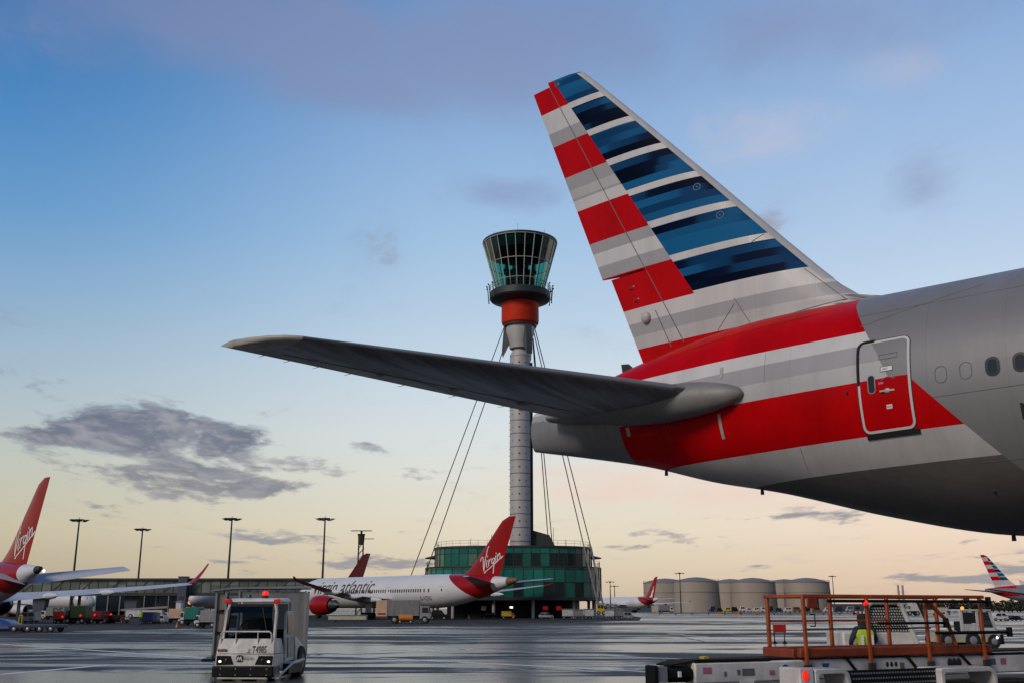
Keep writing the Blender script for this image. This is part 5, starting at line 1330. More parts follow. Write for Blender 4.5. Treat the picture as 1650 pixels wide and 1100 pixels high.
# sliding black grab bars with end stops
for (u0, u1, v, y, r) in ((1332, 1592, 968, -.11, .022), (1410, 1520, 1003, -.11, .02), (1502, 1620, 1018, -.12, .024)):
    s1, s2 = bl(u0), bl(u1); z = bz((s1+s2)/2, v)
    g_ = tb([(s1, y, z), (s2, y, z)], r, 'black_paint', 'grab_bar')
    MB().bx(s2-.02, s2+.03, y-.04, y+.04, z-.07, z+.07).build('end_stop', M['rubber'], g_, 30, bevel=.01)
sb = bl(1302); MB().bx(sb-.02, sb+.16, -.10, -.07, ztop-.16, ztop-.02).build('junction_box', M['deep_orange'], BL, 30, bevel=.01); tb([(sb+.17, -.09, ztop-.03), (sb+.18, -.09, ztop-.17), (sb+.12, -.09, ztop-.17)], .008, 'black_paint', 'hook')
tb([(bl(1303), -.09, bz(bl(1303), 989)), (bl(1308)+.03, -.09, bz(bl(1303), 989)), (bl(1308)+.03, -.09, bz(bl(1303), 1008)), (bl(1303), -.09, bz(bl(1303), 1008))], .008, 'black_paint', 'hook')
MB().ball((bl(1393), -.10, bz(bl(1393), 970)), .045, 8).build('signal_lamp', M['lamp_red'], BL, 60)
# diagonal struts, plates and stickers on the boom
for u0, u1 in ((1362, 1383), (1460, 1481), (1547, 1570)):
    s1, s2 = bl(u0), bl(u1); tb([(s1, -.02, 1.24), (s2, -.03, .97)], .022, 'black_paint', 'strut')
def sticker(u0, u1, z0, z1, m, nm='sticker', rounded=0):
    s1, s2 = bl(u0), bl(u1); lp = rrect(s1, s2, z0, z1, max(.004, rounded*(s2-s1)/2*.999), 6) if rounded else [(s1,z0),(s2,z0),(s2,z1),(s1,z1)]
    return MB().add([(x, -.004, z) for x, z in lp], [tuple(range(len(lp)))]).build(nm, M[m], BL, 0)
so_ = sticker(1259, 1271, 1.05, 1.17, 'sticker_blue', rounded=1)
sticker(1132, 1146, 1.08, 1.16, 'sticker_pink'); sticker(1195, 1215, 1.04, 1.13, 'sticker_grey'); sticker(1187, 1192, 1.05, 1.12, 'sticker_grey'); sticker(1239, 1247, 1.04, 1.10, 'sticker_pink'); sticker(1278, 1290, 1.04, 1.09, 'sticker_grey'); sticker(1166, 1170, 1.04, 1.10, 'sticker_grey')
s1, s2 = bl(1323), bl(1336); MB().add([(s1,-.004,1.17),(s2,-.004,1.17),((s1+s2)/2+.03,-.004,1.09),((s1+s2)/2-.03,-.004,1.09)], [(0,1,2,3)]).build('sticker', M['sticker_blue'], BL, 0)
for u in (1429, 1436, 1443): s = bl(u); MB().ball((s, 0, 1.13), .03, 8, sy=.25, sz=1.2).build('drain_hole', M['seal_black'], BL, 60)
sticker(1449, 1456, 1.06, 1.15, 'sticker_grey')
for u in (1530, 1537, 1544): s = bl(u); MB().ball((s, 0, 1.12), .055, 10, sy=.3, sz=1.3).build('lamp_socket', M['seal_black'], BL, 60)
sticker(1594, 1603, 1.08, 1.17, 'sticker_grey'); sticker(1611, 1620, 1.08, 1.17, 'sticker_pink'); sticker(1556, 1580, .98, 1.1, 'coach_peach')
MB().bx(bl(1093), bl(1097), -.01, .02, 1.05, 1.12).build('reflector', M['letter_white'], BL, 30)
MB().bx(bl(1142), bl(1150), .1, .2, 1.26, 1.29).build('marker_block', M['coach_yellow'], BL, 30)
for u0, u1, dz in ((1063, 1100, .18), (1072, 1092, .14), (1080, 1108, .22), (1125, 1150, .16)):
    s1, s2 = bl(u0), bl(u1); tb([(s1 + (s2-s1)*i/8, .03, .98 - dz*4*(i/8)*(1-i/8)) for i in range(9)], .009, 'rubber', 'hose')
MB().hexa([(bl(1196),-.01,.80),(bl(1203),-.01,.80),(bl(1203),.05,.80),(bl(1196),.05,.80)],[(bl(1190),-.01,.98),(bl(1214),-.01,.98),(bl(1214),.05,.98),(bl(1190),.05,.98)]).build('bracket', M['gse_white'], BL, 30)
# chassis under the boom
MB().bx(bl(1210), bl(1660), -.30, 1.35, .30, .86).build('chassis', M['black_paint'], BL, 30, bevel=.03)
MB().bx(bl(1324), bl(1474), -.52, -.46, .50, 1.10).build('tread_plate', M['black_paint'], BL, 30)
mb = MB(); sA, sB = bl(1324), bl(1474)
for j in range(9):
    for i in range(34):
        x = sA + .04 + (sB - sA - .08) * (i + .5*(j % 2)) / 34; z = .53 + j*.066; mb.add([(x-.016,-.523,z-.010),(x+.016,-.523,z-.010),(x+.016,-.523,z+.012),(x-.016,-.523,z+.012)],[(0,1,2,3)])
mb.build('tread_stud', M['steel'], BL, 0)['kind'] = 'stuff'
def fender(u0, u1, ztp, y0, lamp=False):
    s1, s2 = bl(u0) , bl(u1); r = .08
    out = rrect(s1, s2, .30, ztp, .10, 6); inn = rrect(s1 + .10, s2 - .06, .25, ztp - .06, .12, 6)
    mb = MB(); mb.bx(s1, s2, y0, y0 + .05, .40, ztp)
    f_ = MB()
    pts = [(s1,.42),(s1,ztp-.02),(s1+.03,ztp),(s2-.12,ztp),(s2-.03,ztp-.05),(s2,ztp-.14),(s2,.42)]
    pin = [(s1+.07,.42),(s1+.07,ztp-.10),(s1+.10,ztp-.065),(s2-.14,ztp-.065),(s2-.09,ztp-.09),(s2-.06,ztp-.16),(s2-.06,.42)]
    n_ = len(pts); v = []
    for y in (y0, y0 + .45):
        v += [(x, y, z) for x, z in pts] + [(x, y, z) for x, z in pin]
    F = []
    for i in range(n_ - 1):
        F += [(i, i+1, n_+i+1, n_+i), (2*n_+i, 2*n_+i+1, 3*n_+i+1, 3*n_+i), (i, i+1, 2*n_+i+1, 2*n_+i), (n_+i, n_+i+1, 3*n_+i+1, 3*n_+i)]
    fo = f_.add(v, F).build('fender', M['gse_white'], BL, 30, bevel=.012)
    cx = (s1 + s2)/2 + .02; rr_ = min((s2-s1)/2 - .09, .42)
    w_ = MB().cyl((cx, y0+.03, rr_), (cx, y0+.33, rr_), rr_, n=32).build('wheel', M['tyre'], BL, 40, bevel=.03); MB().cyl((cx, y0+.01, rr_), (cx, y0+.1, rr_), rr_*.5, n=20).build('hub', M['hub'], w_, 40)
    return s1, s2
fender(1262, 1318, 1.135, -.62); fender(1460, 1548, 1.10, -.62)
s1 = bl(1238); s2 = bl(1260); tl = MB().bx(s1, s2, -.62, -.2, .40, 1.155).build('tail_panel', M['gse_white'], BL, 30, bevel=.02)
MB().ball(((s1+s2)/2-.03, -.625, 1.06), .05, 10, sx=1, sy=.3, sz=1.5).build('brake_light', M['lamp_red'], tl, 60)

# ------------------------------------------------------------------ second loader with the perforated guard, and its driver
Y2 = 22.5
def X2(u): return gx(u, Y2)
S2 = thing('belt_loader', 'white loader cab with a perforated guard screen, parked behind the orange rails', 'belt loader', (X2(1430), Y2, 0))
q = lambda u: X2(u) - X2(1430)
h2 = lambda v: zz(v, Y2)
MB().bx(q(1383), q(1410), -.55, -.02, .35, .98).build('seat_box', M['gse_white'], S2, 30, bevel=.03)
MB().bx(q(1366), q(1412), .0, 1.2, .35, h2(1017)).build('rear_body', M['gse_white'], S2, 30, bevel=.04)
MB().hexa([(q(1414),.0,.35),(q(1505),.0,.35),(q(1505),1.3,.35),(q(1414),1.3,.35)],[(q(1414),.0,h2(1017)),(q(1480),.0,h2(1017)),(q(1480),1.3,h2(1017)),(q(1414),1.3,h2(1017))]).build('cab_body', M['gse_white'], S2, 30, bevel=.04)
mb = MB(); mb.tube([(q(1408),-.04,h2(1040)),(q(1408),-.04,h2(983)),(q(1411),-.04,h2(974)),(q(1418),-.04,h2(970)),(q(1458),-.04,h2(970))], .055, 10); mb.build('roll_bar', M['gse_cream'], S2, 50)
MB().tube([(q(1458),-.04,h2(970)),(q(1466),-.04,h2(976)),(q(1488),-.04,h2(1040))], .05, 10).build('roll_bar', M['gse_white'], S2, 50)
fr = MB().add([(q(1411),.0,h2(1017)),(q(1480),.0,h2(1017)),(q(1462),.0,h2(973)),(q(1411),.0,h2(973))], [(0,1,2,3)]).build('guard_screen', M['black_paint'], S2, 0)
mb = MB(); zz0, zz1 = h2(1015), h2(979); nr = 9
for j in range(nr):
    z = zz0 + (zz1 - zz0) * j / (nr - 1)
    xr_ = q(1480) - (q(1480) - q(1462)) * (z - zz0) / (h2(973) - zz0)
    i = 0; x = q(1413) + (.02 if j % 2 else 0)
    while x < xr_ - .03: mb.add([(x,-.008,z-.018),(x+.034,-.008,z-.018),(x+.034,-.008,z+.016),(x,-.008,z+.016)],[(0,1,2,3)]); x += .056
mb.build('screen_holes', M['perforated'], fr, 0)['kind'] = 'stuff'
for u in (1390, 1478): wheel(S2, q(u), .1, .36, .25)
def person():
    P_ = thing('person', 'person in a dark hood and yellow vest sitting beside the perforated guard screen', 'person', (X2(1394), Y2 - .30, .97), R(0))
    z0 = 0.0
    bmx = bmesh.new()
    J = dict(pel=((0,0,.10),.15), wai=((0,-.02,.28),.14), che=((0,-.03,.44),.165), nek=((0,.02,.58),.065), hd0=((0,.04,.66),.085), hd1=((0,.04,.77),.095), hd2=((0,.04,.84),.06),
             sl=((-.17,-.01,.50),.08), el=((-.26,.06,.28),.055), hl=((-.20,.30,.20),.04), sr=((.17,-.01,.50),.08), er=((.26,.06,.28),.055), hr=((.20,.30,.20),.04),
             tl=((-.10,.12,.08),.10), kl=((-.13,.48,.10),.075), fl=((-.13,.52,-.34),.05), ol=((-.13,.66,-.38),.045), tr=((.10,.12,.08),.10), kr=((.13,.48,.10),.075), fr=((.13,.52,-.34),.05), orr=((.13,.66,-.38),.045))
    E = [('pel','wai'),('wai','che'),('che','nek'),('nek','hd0'),('hd0','hd1'),('hd1','hd2'),('che','sl'),('sl','el'),('el','hl'),('che','sr'),('sr','er'),('er','hr'),('pel','tl'),('tl','kl'),('kl','fl'),('fl','ol'),('pel','tr'),('tr','kr'),('kr','fr'),('fr','orr')]
    def skin_obj(nm, keys, m, grow=0, parent=None):
        me = bpy.data.meshes.new(nm); idx = {k: i for i, k in enumerate(keys)}
        me.from_pydata([J[k][0] for k in keys], [(idx[a], idx[b]) for a, b in E if a in idx and b in idx], [])
        o = bpy.data.objects.new(nm, me); COL.objects.link(o); o.parent = parent
        o.modifiers.new('Skin', 'SKIN'); sd_ = o.modifiers.new('Subdivision', 'SUBSURF'); sd_.levels = 2; sd_.render_levels = 2
        for i, k in enumerate(keys): me.skin_vertices[0].data[i].radius = (J[k][1] + grow, (J[k][1] + grow) * (.8 if k in ('che','wai','pel') else 1))
        me.skin_vertices[0].data[0].use_root = True
        me.materials.append(M[m]); 
        return o
    body = skin_obj('body', list(J), 'denim', 0, P_)
    vest = skin_obj('vest', ['pel','wai','che','sl','sr'], 'hi_vis', .022, P_)
    hood = skin_obj('hood', ['che','nek','hd0','hd1','hd2','sl','sr'], 'hood_black', .03, P_)
    for x0 in (-.1, .1): MB().bx(x0-.03, x0+.03, -.185, -.17, .12, .40).build('vest_stripe', M['letter_white'], vest, 0)
    for s in (-1, 1):
        for k in range(5):
            L_ = (.05,.075,.08,.075,.06)[k]; y0_ = .32
            p = Vector((s*.20 + s*(.03 - .016*k), y0_, .20)); pts = [p, p + Vector((0, L_*.6, .01)), p + Vector((0, L_*.85, -.035))] if k else [p - Vector((-s*-.0, .02, 0)), p + Vector((s*.03, .02, .0)), p + Vector((s*.035, .05, -.015))]
            MB().tube(pts, .009, 6).build('finger', M['skin'], body, 60)
    fc = MB(); fc.ball((0,.085,.74),.085,10,sz=1.2); fc.ball((0,.172,.735),.02,6); fc.build('face', M['skin'], body, 60)
    for s in (-1, 1): MB().ball((s*.035,.158,.765),.012,6).build('eye', M['seal_black'], body, 60)
    return P_
person()

# ------------------------------------------------------------------ white tug at the right
Yt = 53
T3 = thing('baggage_tug', 'white tug with an orange roof beacon, seen from the side beyond the orange rails', 'tug', (gx(1562, Yt), Yt, 0), R(8))
q = lambda u: (gx(u, Yt) - gx(1562, Yt)); h3 = lambda v: zz(v, Yt)
MB().bx(q(1503), q(1606), -.7, .7, .28, h3(1018)).build('body', M['gse_cream'], T3, 30, bevel=.05)
MB().hexa([(q(1575),-.68,h3(1018)),(q(1604),-.68,h3(1018)),(q(1604),.68,h3(1018)),(q(1575),.68,h3(1018))],[(q(1575),-.6,h3(1008)),(q(1600),-.6,h3(1010)),(q(1600),.6,h3(1010)),(q(1575),.6,h3(1008))]).build('bonnet', M['gse_white'], T3, 30, bevel=.03)
cb = MB()
for u in (1541, 1568): cb.bx(q(u)-.06, q(u)+.06, -.68, -.58, h3(1019), h3(983)); cb.bx(q(u)-.06, q(u)+.06, .58, .68, h3(1019), h3(983))
for y in (-.68, .58): cb.hexa([(q(1596),y,h3(1012)),(q(1600),y,h3(1012)),(q(1600),y+.1,h3(1012)),(q(1596),y+.1,h3(1012))],[(q(1588),y,h3(983)),(q(1592),y,h3(983)),(q(1592),y+.1,h3(983)),(q(1588),y+.1,h3(983))])
cb.build('cab_frame', M['gse_white'], T3, 30)
MB().bx(q(1539), q(1593), -.7, .7, h3(984), h3(981)).build('cab_roof', M['gse_white'], T3, 30, bevel=.03)
MB().bx(q(1541), q(1568), -.66, -.6, h3(1019), h3(1004)).build('door_panel', M['gse_white'], T3, 30)
glass(T3, [(q(1543),-.62,h3(1003)),(q(1566),-.62,h3(1003)),(q(1566),-.62,h3(986)),(q(1543),-.62,h3(986))], 'pane_dark')
glass(T3, [(q(1570),-.62,h3(1010)),(q(1595),-.62,h3(1010)),(q(1588),-.62,h3(986)),(q(1570),-.62,h3(986))], 'screen_glass')
glass(T3, [(q(1598),-.6,h3(1010)),(q(1598),.6,h3(1010)),(q(1590),.6,h3(985)),(q(1590),-.6,h3(985))], 'screen_glass', 'windscreen')
MB().bx(q(1546), q(1566), -.3, .4, h3(1018), h3(1000)).build('seat', M['black_paint'], T3, 30, bevel=.05)
MB().bx(q(1603), q(1609), -.74, .74, .2, h3(1021)).build('bumper', M['black_paint'], T3, 30, bevel=.03)
MB().ball((q(1597), -.72, h3(1026)), .07, 8).build('headlight', M['lamp_white'], T3, 60)
MB().lathe([(.08,0),(.08,.09),(.05,.13),(.01,.14)],12,(q(1557),0,h3(981))).build('beacon', M['lamp_amber'], T3, 60)
for u in (1513, 1556, 1592): wheel(T3, q(u), -.62, .40 if u < 1560 else .34, .26); wheel(T3, q(u), .62, .40 if u < 1560 else .34, .26)
MB().tube([(q(1503),-.66,h3(1016)),(q(1530),-.66,h3(1016)),(q(1536),-.66,.35)], .05, 6).build('tow_rail', M['gse_cream'], T3, 40)
# red notice board on legs
Ys = 60; SB = thing('notice_board', 'red notice board on two dark legs standing on the wet apron', 'sign', (gx(1258, Ys), Ys, 0))
q = lambda u: gx(u, Ys) - gx(1258, Ys); h4 = lambda v: zz(v, Ys)
MB().bx(q(1247), q(1268), -.03, .03, h4(1018), h4(1005)).build('board', M['coach_red'], SB, 30, bevel=.01)
for u in (1249, 1265): l_ = MB().cyl((q(u),.05,0),(q(u),.05,h4(1006)),.03).build('leg', M['black_paint'], SB, 40); MB().hexa([(q(u)-.13,-.13,0),(q(u)+.13,-.13,0),(q(u)+.13,.2,0),(q(u)-.13,.2,0)],[(q(u)-.04,0,.14),(q(u)+.04,0,.14),(q(u)+.04,.1,.14),(q(u)-.04,.1,.14)]).build('foot', M['black_paint'], l_, 0)

# ------------------------------------------------------------------ smaller vehicles further off
def box_truck(label, u0, u1, vt, vb, cabside=1, boxm='container', cabm='gse_white', name='box_truck', Y=None, group=None, rz=0):
    Y = Y or CAM_H * 1762 / (vb - 980); w_ = (gx(u1, Y) - gx(u0, Y)); H_ = zz(vt, Y)
    T = thing(name, label, 'truck', ((gx(u0,Y)+gx(u1,Y))/2, Y, 0), rz, group)
    s = cabside; c = w_*.27; x0 = -w_/2
    bx0, bx1 = (-w_/2, w_/2 - c) if s > 0 else (-w_/2 + c, w_/2)
    MB().bx(bx0, bx1, 0, 2.3, H_*.32, H_).build('box', M[boxm], T, 30, bevel=.04)
    MB().bx(-w_/2, w_/2, .2, 2.1, H_*.17, H_*.31).build('chassis', M['black_paint'], T)
    cx0, cx1 = (w_/2 - c + .06, w_/2) if s > 0 else (-w_/2, -w_/2 + c - .06)
    sl = .22*c*s
    cab = MB().hexa([(cx0,.05,H_*.2),(cx1,.05,H_*.2),(cx1,2.25,H_*.2),(cx0,2.25,H_*.2)],[(cx0 - min(0,sl),.1,H_*.74),(cx1 - max(0,sl),.1,H_*.74),(cx1 - max(0,sl),2.2,H_*.74),(cx0 - min(0,sl),2.2,H_*.74)]).build('cab', M[cabm], T, 30, bevel=.05)
    mxx = (cx0+cx1)/2; glass(cab, [(mxx-c*.28,.03,H_*.46),(mxx+c*.28,.03,H_*.46),(mxx+c*.2,.06,H_*.68),(mxx-c*.28,.06,H_*.68)])
    xf_ = cx1 if s > 0 else cx0; e_ = .02*s
    glass(cab, [(xf_ - sl*.48 + e_,.3,H_*.46),(xf_ - sl*.48 + e_,2.0,H_*.46),(xf_ - sl*.92 + e_,2.0,H_*.70),(xf_ - sl*.92 + e_,.3,H_*.70)], 'pane_dark', 'windscreen')
    for xx in (-w_*.34, w_*.36):
        wheel(T, xx, .16, H_*.16, .25); wheel(T, xx, 2.1, H_*.16, .25)
    return T
def van(label, u0, u1, vt, vb, m='gse_white', s=1, name='van', Y=None, group=None, cat='van', low=False):
    Y = Y or CAM_H * 1762 / (vb - 980); w_ = gx(u1, Y) - gx(u0, Y); H_ = zz(vt, Y)
    T = thing(name, label, cat, ((gx(u0,Y)+gx(u1,Y))/2, Y, 0), 0, group)
    sec = [(-.5,.16),(.5,.16),(.5,.5),(.36,.58),(.24,.97),(-.46,1.0),(-.5,.9)] if not low else [(-.5,.2),(.5,.2),(.5,.48),(.28,.58),(.14,.98),(-.28,1.0),(-.42,.6),(-.5,.55)]
    b_ = MB().prism([(s*x*w_, z*H_) for x, z in sec], 0, 1.85).build('body', M[m], T, 30, bevel=.05)
    glass(b_, [(s*w_*a, -.02, H_*z) for a, z in ((-.05,.58),(.30,.58),(.20,.9),(-.05,.9))]); glass(b_, [(s*w_*a, -.02, H_*z) for a, z in ((-.40,.6),(-.10,.6),(-.10,.9),(-.38 if not low else -.28,.9))])
    for xx in (-.3, .3): wheel(T, xx*w_, .1, H_*.19, .2); wheel(T, xx*w_, 1.75, H_*.19, .2)
    return T
def cart(label, u0, u1, vt, vb, m='container', name='baggage_cart', Y=None, group=None, curtain=None):
    Y = Y or CAM_H * 1762 / (vb - 980); w_ = gx(u1, Y) - gx(u0, Y); H_ = zz(vt, Y)
    T = thing(name, label, 'cart', ((gx(u0,Y)+gx(u1,Y))/2, Y, 0), 0, group)
    MB().bx(-w_/2, w_/2, 0, 1.5, H_*.22, H_*.30).build('deck', M['dark_steel'], T); MB().bx(-w_/2+.05, w_/2-.05, .05, 1.45, H_*.30, H_*.94).build('box', M[m], T, 30, bevel=.03)
    MB().bx(-w_/2-.05, w_/2+.05, -.05, 1.55, H_*.94, H_).build('roof', M['steel'], T)
    for xx in (-.34, .34): wheel(T, xx*w_, .1, H_*.13, .14); wheel(T, xx*w_, 1.4, H_*.13, .14)
    return T
def cone(label, u, vb, h=.75, Y=None):
    Y = Y or CAM_H * 1762 / (vb - 980); T = thing('traffic_cone', label, 'cone', (gx(u,Y), Y, 0), 0, 'cones on the apron')
    MB().lathe([(h*.26,.05),(h*.05,h)], 16).build('cone', M['coach_orange'], T, 40); MB().bx(-h*.3,h*.3,-h*.3,h*.3,0,.05).build('foot', M['rubber'], T); MB().lathe([(h*.185,h*.38),(h*.135,h*.60)],16,caps=False).build('reflective_band', M['letter_white'], T, 40)

# beside the jets
tr = box_truck('large grey catering truck under the tail of the jet with black titles', 624, 694, 966, 1005, 1, 'container', 'gse_grey', Y=140)
w_ = gx(694,140) - gx(624,140); H_ = zz(966,140)
fr_ = MB().bx(-w_/2-1.55, -w_/2-.05, .1, 2.2, .9, H_).build('lift_front', M['coach_peach'], tr, 30, bevel=.04)  # peach is the warm light on this face, painted into its colour
MB().bx(-w_/2-1.3, -w_/2-.3, .05, .1, 1.15, 1.35).build('stripe', M['coach_red'], fr_)
tk = thing('fuel_bowser', 'small yellow tank trailer beside the wheels of the grey catering truck', 'trailer', (gx(655,138), 137, 0))
MB().cyl((-.9,0,.75),(.9,0,.75),.42,n=20).build('tank', M['coach_orange'], tk, 40); MB().bx(-1.1,1.1,-.3,.3,.25,.4).build('frame', M['black_paint'], tk)
for x in (-.7,.7): wheel(tk, x, -.35, .25, .15)
cart('low pale loading platform beneath the red engine', 528, 590, 990, 1002, 'gse_cream', 'loading_platform', Y=158)
van('dark pickup parked under the tail of the jet with black titles', 690, 722, 982, 999, 'black_paint', 1, 'pickup', Y=185, cat='pickup', low=True)
box_truck('yellow tug truck with a lit beacon in the dark undercroft of the glass building', 808, 830, 984, 998, 1, 'coach_yellow', 'coach_orange', Y=208)
van('dark car with white lights under the right half of the glass building', 868, 892, 986, 998, 'coach_silver', 1, 'car', Y=210, cat='car', low=True)
van('black car half hidden in the undercroft left of the yellow truck', 775, 800, 986, 998, 'black_paint', -1, 'car', Y=210, cat='car', low=True)
cone('orange cone standing left of the yellow truck', 755, 999, .9, Y=190); cone('orange cone right of the dark car under the glass building', 890, 999, .9, Y=188)
for i, (u0, u1, m, lb) in enumerate(((906, 924, 'gse_white', 'white baggage cart furthest left in the row beside the glass building'), (925, 941, 'gse_grey', 'grey baggage cart second from the left in the row beside the glass building'), (942, 958, 'gse_white', 'white baggage cart standing in the middle of the row beside the glass building'), (975, 990, 'gse_white', 'tall white baggage cart near the right end of the row beside the glass building'), (991, 1004, 'container', 'grey baggage cart second from the right end beside the glass building'))):
    cart(lb, u0, u1, 980 + (i % 2), 997, m, Y=195, group='baggage carts by the glass building')
van('little white tug at the right end of the row of baggage carts', 1005, 1021, 985, 998, 'gse_grey', 1, 'tractor', Y=194, cat='tug')
van('small yellow van beyond the carts, right of the glass building', 962, 976, 972, 986, 'coach_yellow', 1, 'van', Y=330)
box_truck('pale service truck under the wing of the far red tail', 1062, 1086, 974, 984, 1, 'container', 'gse_white', Y=470)
# row of small vehicles before the tanks
row = [(1143,1153,'coach_navy'),(1156,1165,'black_paint'),(1167,1178,'coach_yellow'),(1180,1190,'black_paint'),(1192,1201,'gse_white'),(1204,1212,'gse_white'),(1214,1224,'gse_white'),(1227,1238,'gse_white'),(1239,1246,'black_paint'),(1250,1262,'coach_navy'),(1264,1276,'gse_white'),(1279,1292,'coach_brown'),(1296,1306,'black_paint'),(1310,1325,'coach_brown'),(1328,1343,'gse_white'),(1347,1360,'coach_navy'),(1364,1376,'coach_silver')]
words = {'coach_navy':'navy blue','black_paint':'black','coach_yellow':'yellow','gse_white':'white','coach_brown':'brown','coach_silver':'silver'}
seen = {}
place = ['before the leftmost tanks', 'before the middle tanks', 'before the last big tank', 'right of the last tank']
for i, (u0, u1, m) in enumerate(row):
    pl = place[0 if u0 < 1182 else 1 if u0 < 1262 else 2 if u0 < 1326 else 3]; k = (words[m], pl); seen[k] = seen.get(k, 0) + 1
    cnt = sum(1 for a in row if words[a[2]] == words[m] and place[0 if a[0] < 1182 else 1 if a[0] < 1262 else 2 if a[0] < 1326 else 3] == pl)
    nth = ['', 'second from the left ', 'third from the left ', 'fourth from the left '][seen[k]-1] if cnt > 1 and seen[k] > 1 else ('leftmost ' if cnt > 1 else '')
    if cnt > 1 and seen[k] == cnt: nth = 'rightmost '
    van('%stiny %s van parked %s' % (nth, words[m], pl), u0, u1, 976 + (i*7 % 4) * .8, 984, m, 1 if i % 2 else -1, 'van', Y=540 + (i % 3)*12, group='vehicles parked before the fuel tanks')
# right side clutter
bar = thing('barrier', 'red and white striped barrier on the apron behind the hooded person', 'barrier', (gx(1389, 330), 330, 0))
mb = MB(); a_, b_ = gx(1375,330)-gx(1389,330), gx(1404,330)-gx(1389,330)
for i in range(9): mb.bx(a_+(b_-a_)*i/9, a_+(b_-a_)*(i+1)/9, 0, .4, 0, 1.1, i % 2)
mb.build('panel', [M['coach_red'], M['letter_white']], bar, 0)
box_truck('cream cabin truck with a blue panel beyond the right tug', 1516, 1532, 978, 990, 1, 'gse_cream', 'coach_blue', Y=330)
cart('white cargo box left of the cream cabin truck, behind the rails', 1488, 1512, 981, 991, 'gse_white', 'cargo_box', Y=300)
box_truck('white stair truck partly behind the perforated guard screen', 1464, 1482, 968, 990, -1, 'gse_white', 'gse_white', 'stair_truck', Y=300)
van('white pickup at the right edge beside the tug with the orange beacon', 1600, 1626, 986, 1001, 'gse_white', -1, 'pickup', Y=170, cat='pickup', low=True)
van('black car at the right edge, right of the white pickup', 1628, 1650, 991, 1001, 'black_paint', 1, 'car', Y=172, cat='car', low=True)
van('dark van just under the tail of the striped distant jet', 1420, 1444, 978, 986, 'black_paint', 1, 'van', Y=420)
# low jet blast fence line far across the apron
bf = thing('blast_fence', 'long low dark fence across the apron before the fuel tanks', 'fence', (0, 330, 0))
a_, b_ = gx(1062, 330), gx(1380, 330); MB().bx(a_, b_, 0, .25, .25, .62).build('rail', M['tank_band'], bf)
for i in range(13): x = a_ + (b_-a_)*i/12; MB().bx(x-.15, x+.15, -.1, .3, 0, .7).build('post', M['tower_dark'], bf)
for i, u in enumerate((1160, 1188, 1219)): MB().bx(gx(u,330)-.8, gx(u,330)+.8, -.2, -.1, .3, .95).build('marker_board', M['coach_orange'], bf)

# left cluster under the pier
def dolly(label, u0, u1, vb, m):
    Y = CAM_H * 1762 / (vb - 980); w_ = gx(u1,Y)-gx(u0,Y); T = thing('cargo_dolly', label, 'dolly', ((gx(u0,Y)+gx(u1,Y))/2, Y, 0))
    MB().bx(-w_/2, w_/2, 0, 2.2, .35, .62).build('deck', M['dark_steel'], T, 30, bevel=.04)
    for k in (-.38, -.1, .15, .38): wheel(T, k*w_, .1, .26, .18); wheel(T, k*w_, 2.0, .26, .18)
    MB().tube([(-w_*.30,.1,.62),(-w_*.30,.1,1.35),(-w_*.24,.1,1.35),(-w_*.24,.1,.62)], .05, 6).build('end_frame', M['coach_yellow'], T)
    MB().bx(-w_/2, w_/2, -.02, 0, .52, .58).build('edge_stripe', M[m], T); return T
dolly('long low dark cargo dolly with a yellow end frame under the leftmost jet', 12, 90, 1018, 'coach_blue')
tb_ = thing('covered_load', 'blue tarpaulin load at the left edge beneath the leftmost jet', 'load', (gx(2, 92), 92, 0))
mb = MB(); rn = random.Random(3)
mb.loft([[(-1.8,0,.1),(.8,0,.1),(.8,2.4,.1),(-1.8,2.4,.1)],[(-1.8,.05,.8),(.75,.05,.55),(.75,2.3,.55),(-1.8,2.3,.8)],[(-1.6,.3,1.2),(.1,.3,.9),(.1,2.1,.9),(-1.6,2.1,1.2)]])
mb.build('tarpaulin', M['coach_blue'], tb_, 60, bevel=.12); MB().bx(-1.9,1.8,-.05,2.45,0,.12).build('pallet', M['rubber'], tb_)
van('white and black tractor behind the dolly at the far left', 26, 56, 985, 1003, 'gse_white', -1, 'tractor', Y=150, cat='tug')
tw_ = box_truck('grey trailer with dark letters between two pier columns', 62, 102, 978, 998, -1, 'container', 'gse_white', Y=186)
text_mesh('DS', 1.5, lambda a, b: (.1 + a, -.04, 1.0 + b), weight=.02).build('lettering', M['letter_black'], tw_, 0)
tA = box_truck('dark red truck with lit tail lamps under the pier', 84, 106, 984, 1006, 1, 'coach_red', 'coach_red', Y=140)
tB_ = box_truck('dark green box truck parked under the pier between red tail lamps', 102, 136, 975, 1007, -1, 'coach_green', 'black_paint', Y=137)
tC_ = box_truck('dark maroon flatbed truck right of the green box truck', 142, 172, 984, 1006, 1, 'maroon', 'maroon', Y=141)
tD_ = box_truck('black low truck left of the blue container, under the pier', 168, 200, 990, 1006, 1, 'black_paint', 'maroon', Y=142)
for t_, u, v in ((tA,101,993),(tB_,130,991),(tC_,153,990),(tD_,179,989)):
    q_ = at(u, v, t_.location.y) - t_.location; MB().ball((q_.x, -.06, q_.z), .15, 8).build('tail_lamp', M['lamp_red'], t_, 60)
cart('grey baggage cart with a blue end left of the white tug under the pier', 226, 246, 985, 1006, 'coach_blue', Y=134, group='carts under the pier')
cart('plain grey cart directly right of the blue cart under the pier', 236, 252, 986, 1005, 'container', Y=138, group='carts under the pier')
van('small white tug left of the peach coloured box truck', 247, 264, 990, 1004, 'gse_white', -1, 'tractor', Y=142, cat='tug')
pt_ = box_truck('peach coloured box truck facing the stair tower', 262, 292, 980, 1003, -1, 'coach_peach', 'gse_white', Y=146)
box_truck('white truck with a teal side standing before the stair tower', 288, 318, 977, 1007, -1, 'coach_teal', 'gse_white', Y=124)
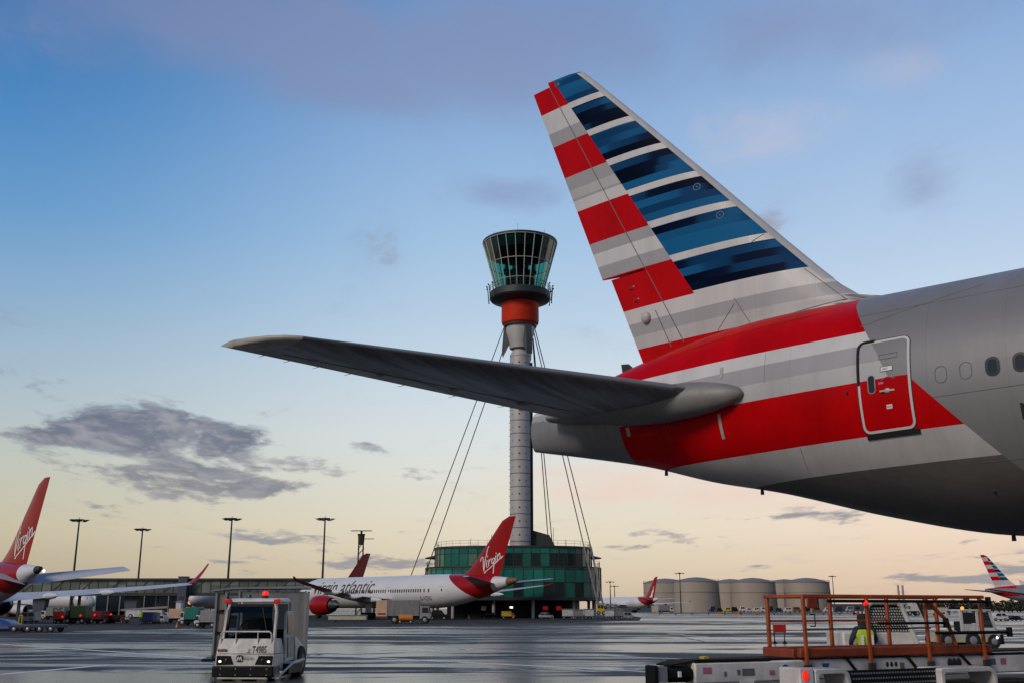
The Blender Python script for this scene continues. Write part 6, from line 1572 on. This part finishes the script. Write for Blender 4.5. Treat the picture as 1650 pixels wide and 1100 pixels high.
box_truck('flat white and black truck directly left of the towed grey cart', 312, 346, 983, 1011, -1, 'gse_grey', 'gse_white', Y=108)
cart('small white box cart behind the teal sided truck', 281, 290, 968, 985, 'virgin_white', Y=200)
bp_ = thing('belt_loader', 'pale belt loader with its boom raised under the pier', 'belt loader', (gx(235, 205), 205, 0))
MB().hexa([(-5,0,1.5),(4,0,2.0),(4,1.0,2.0),(-5,1.0,1.5)],[(-5,0,1.8),(4,0,2.4),(4,1.0,2.4),(-5,1.0,1.8)]).build('boom', M['gse_grey'], bp_); MB().bx(-4,3,0,1.4,.4,1.6).build('body', M['gse_white'], bp_)
for x in (-3,2): wheel(bp_, x, .1, .45, .3)
cone('tiny cone between the peach truck and the teal truck', 285, 1011, .6)
def figure(label, u, vb, h=1.75):
    Y = CAM_H * 1762 / (vb - 980); me = bpy.data.meshes.new('body')
    V = [((0,0,.92),.13),((0,0,1.18),.13),((0,0,1.40),.15),((0,0,1.53),.06),((0,0,1.66),.10),((-.19,0,1.40),.07),((-.25,.05,1.12),.05),((-.24,.16,.90),.04),((.19,0,1.40),.07),((.25,.05,1.12),.05),((.24,.16,.90),.04),((-.10,0,.82),.10),((-.12,.05,.48),.075),((-.13,0,.08),.05),((-.13,.14,.05),.045),((.10,0,.82),.10),((.12,-.02,.48),.075),((.13,-.08,.08),.05),((.13,.06,.05),.045)]
    me.from_pydata([v[0] for v in V], [(0,1),(1,2),(2,3),(3,4),(2,5),(5,6),(6,7),(2,8),(8,9),(9,10),(0,11),(11,12),(12,13),(13,14),(0,15),(15,16),(16,17),(17,18)], [])
    T = thing('person', label, 'person', (gx(u,Y), Y, 0)); o = bpy.data.objects.new('body', me); COL.objects.link(o); o.parent = T
    o.modifiers.new('Skin', 'SKIN'); o.modifiers.new('Subdivision', 'SUBSURF').render_levels = 1
    for i, v in enumerate(V): me.skin_vertices[0].data[i].radius = (v[1], v[1]*.85)
    me.skin_vertices[0].data[0].use_root = True; me.materials.append(M['denim'])
    MB().lathe([(.19,.95),(.21,1.2),(.23,1.42),(.10,1.5)], 14).build('vest', M['hi_vis'], T, 50)
figure('person in a yellow vest standing beside the blue cart under the pier', 226, 1007)

# ------------------------------------------------------------------ painted lines on the apron
ln = MB()
def line(a, b, w):
    p, q_ = gp_(*a), gp_(*b); d = (q_ - p).normalized(); n_ = Vector((-d.y, d.x, 0)) * w * .85
    ln.add([p-n_, p+n_, q_+n_, q_-n_], [(0,1,2,3)])
line((505,1054),(1075,1083),.22); line((498,1055),(760,1045),.25); line((0,1037),(345,1060),.2); line((180,1056),(345,1061),.16); line((0,1086),(180,1070),.2); line((1075,1020),(1240,1034),.2); line((640,1041),(1120,1062),.14)
structure(ln.build('road_markings', M['line_paint'], None, 0))
jn = MB()
def joint(a, b, w): 
    p, q_ = gp_(*a), gp_(*b); p.z = q_.z = .008; d = (q_ - p).normalized(); n_ = Vector((-d.y, d.x, 0)) * w/2; jn.add([p-n_, p+n_, q_+n_, q_-n_], [(0,1,2,3)])
joint((0,1059),(120,1054),.12); joint((120,1054),(345,1064),.12); joint((820,1074),(1050,1088),.10); joint((520,1070),(900,1062),.08); joint((1090,1024),(1140,1034),.15)
structure(jn.build('pavement_joints', M['seam'], None, 0))
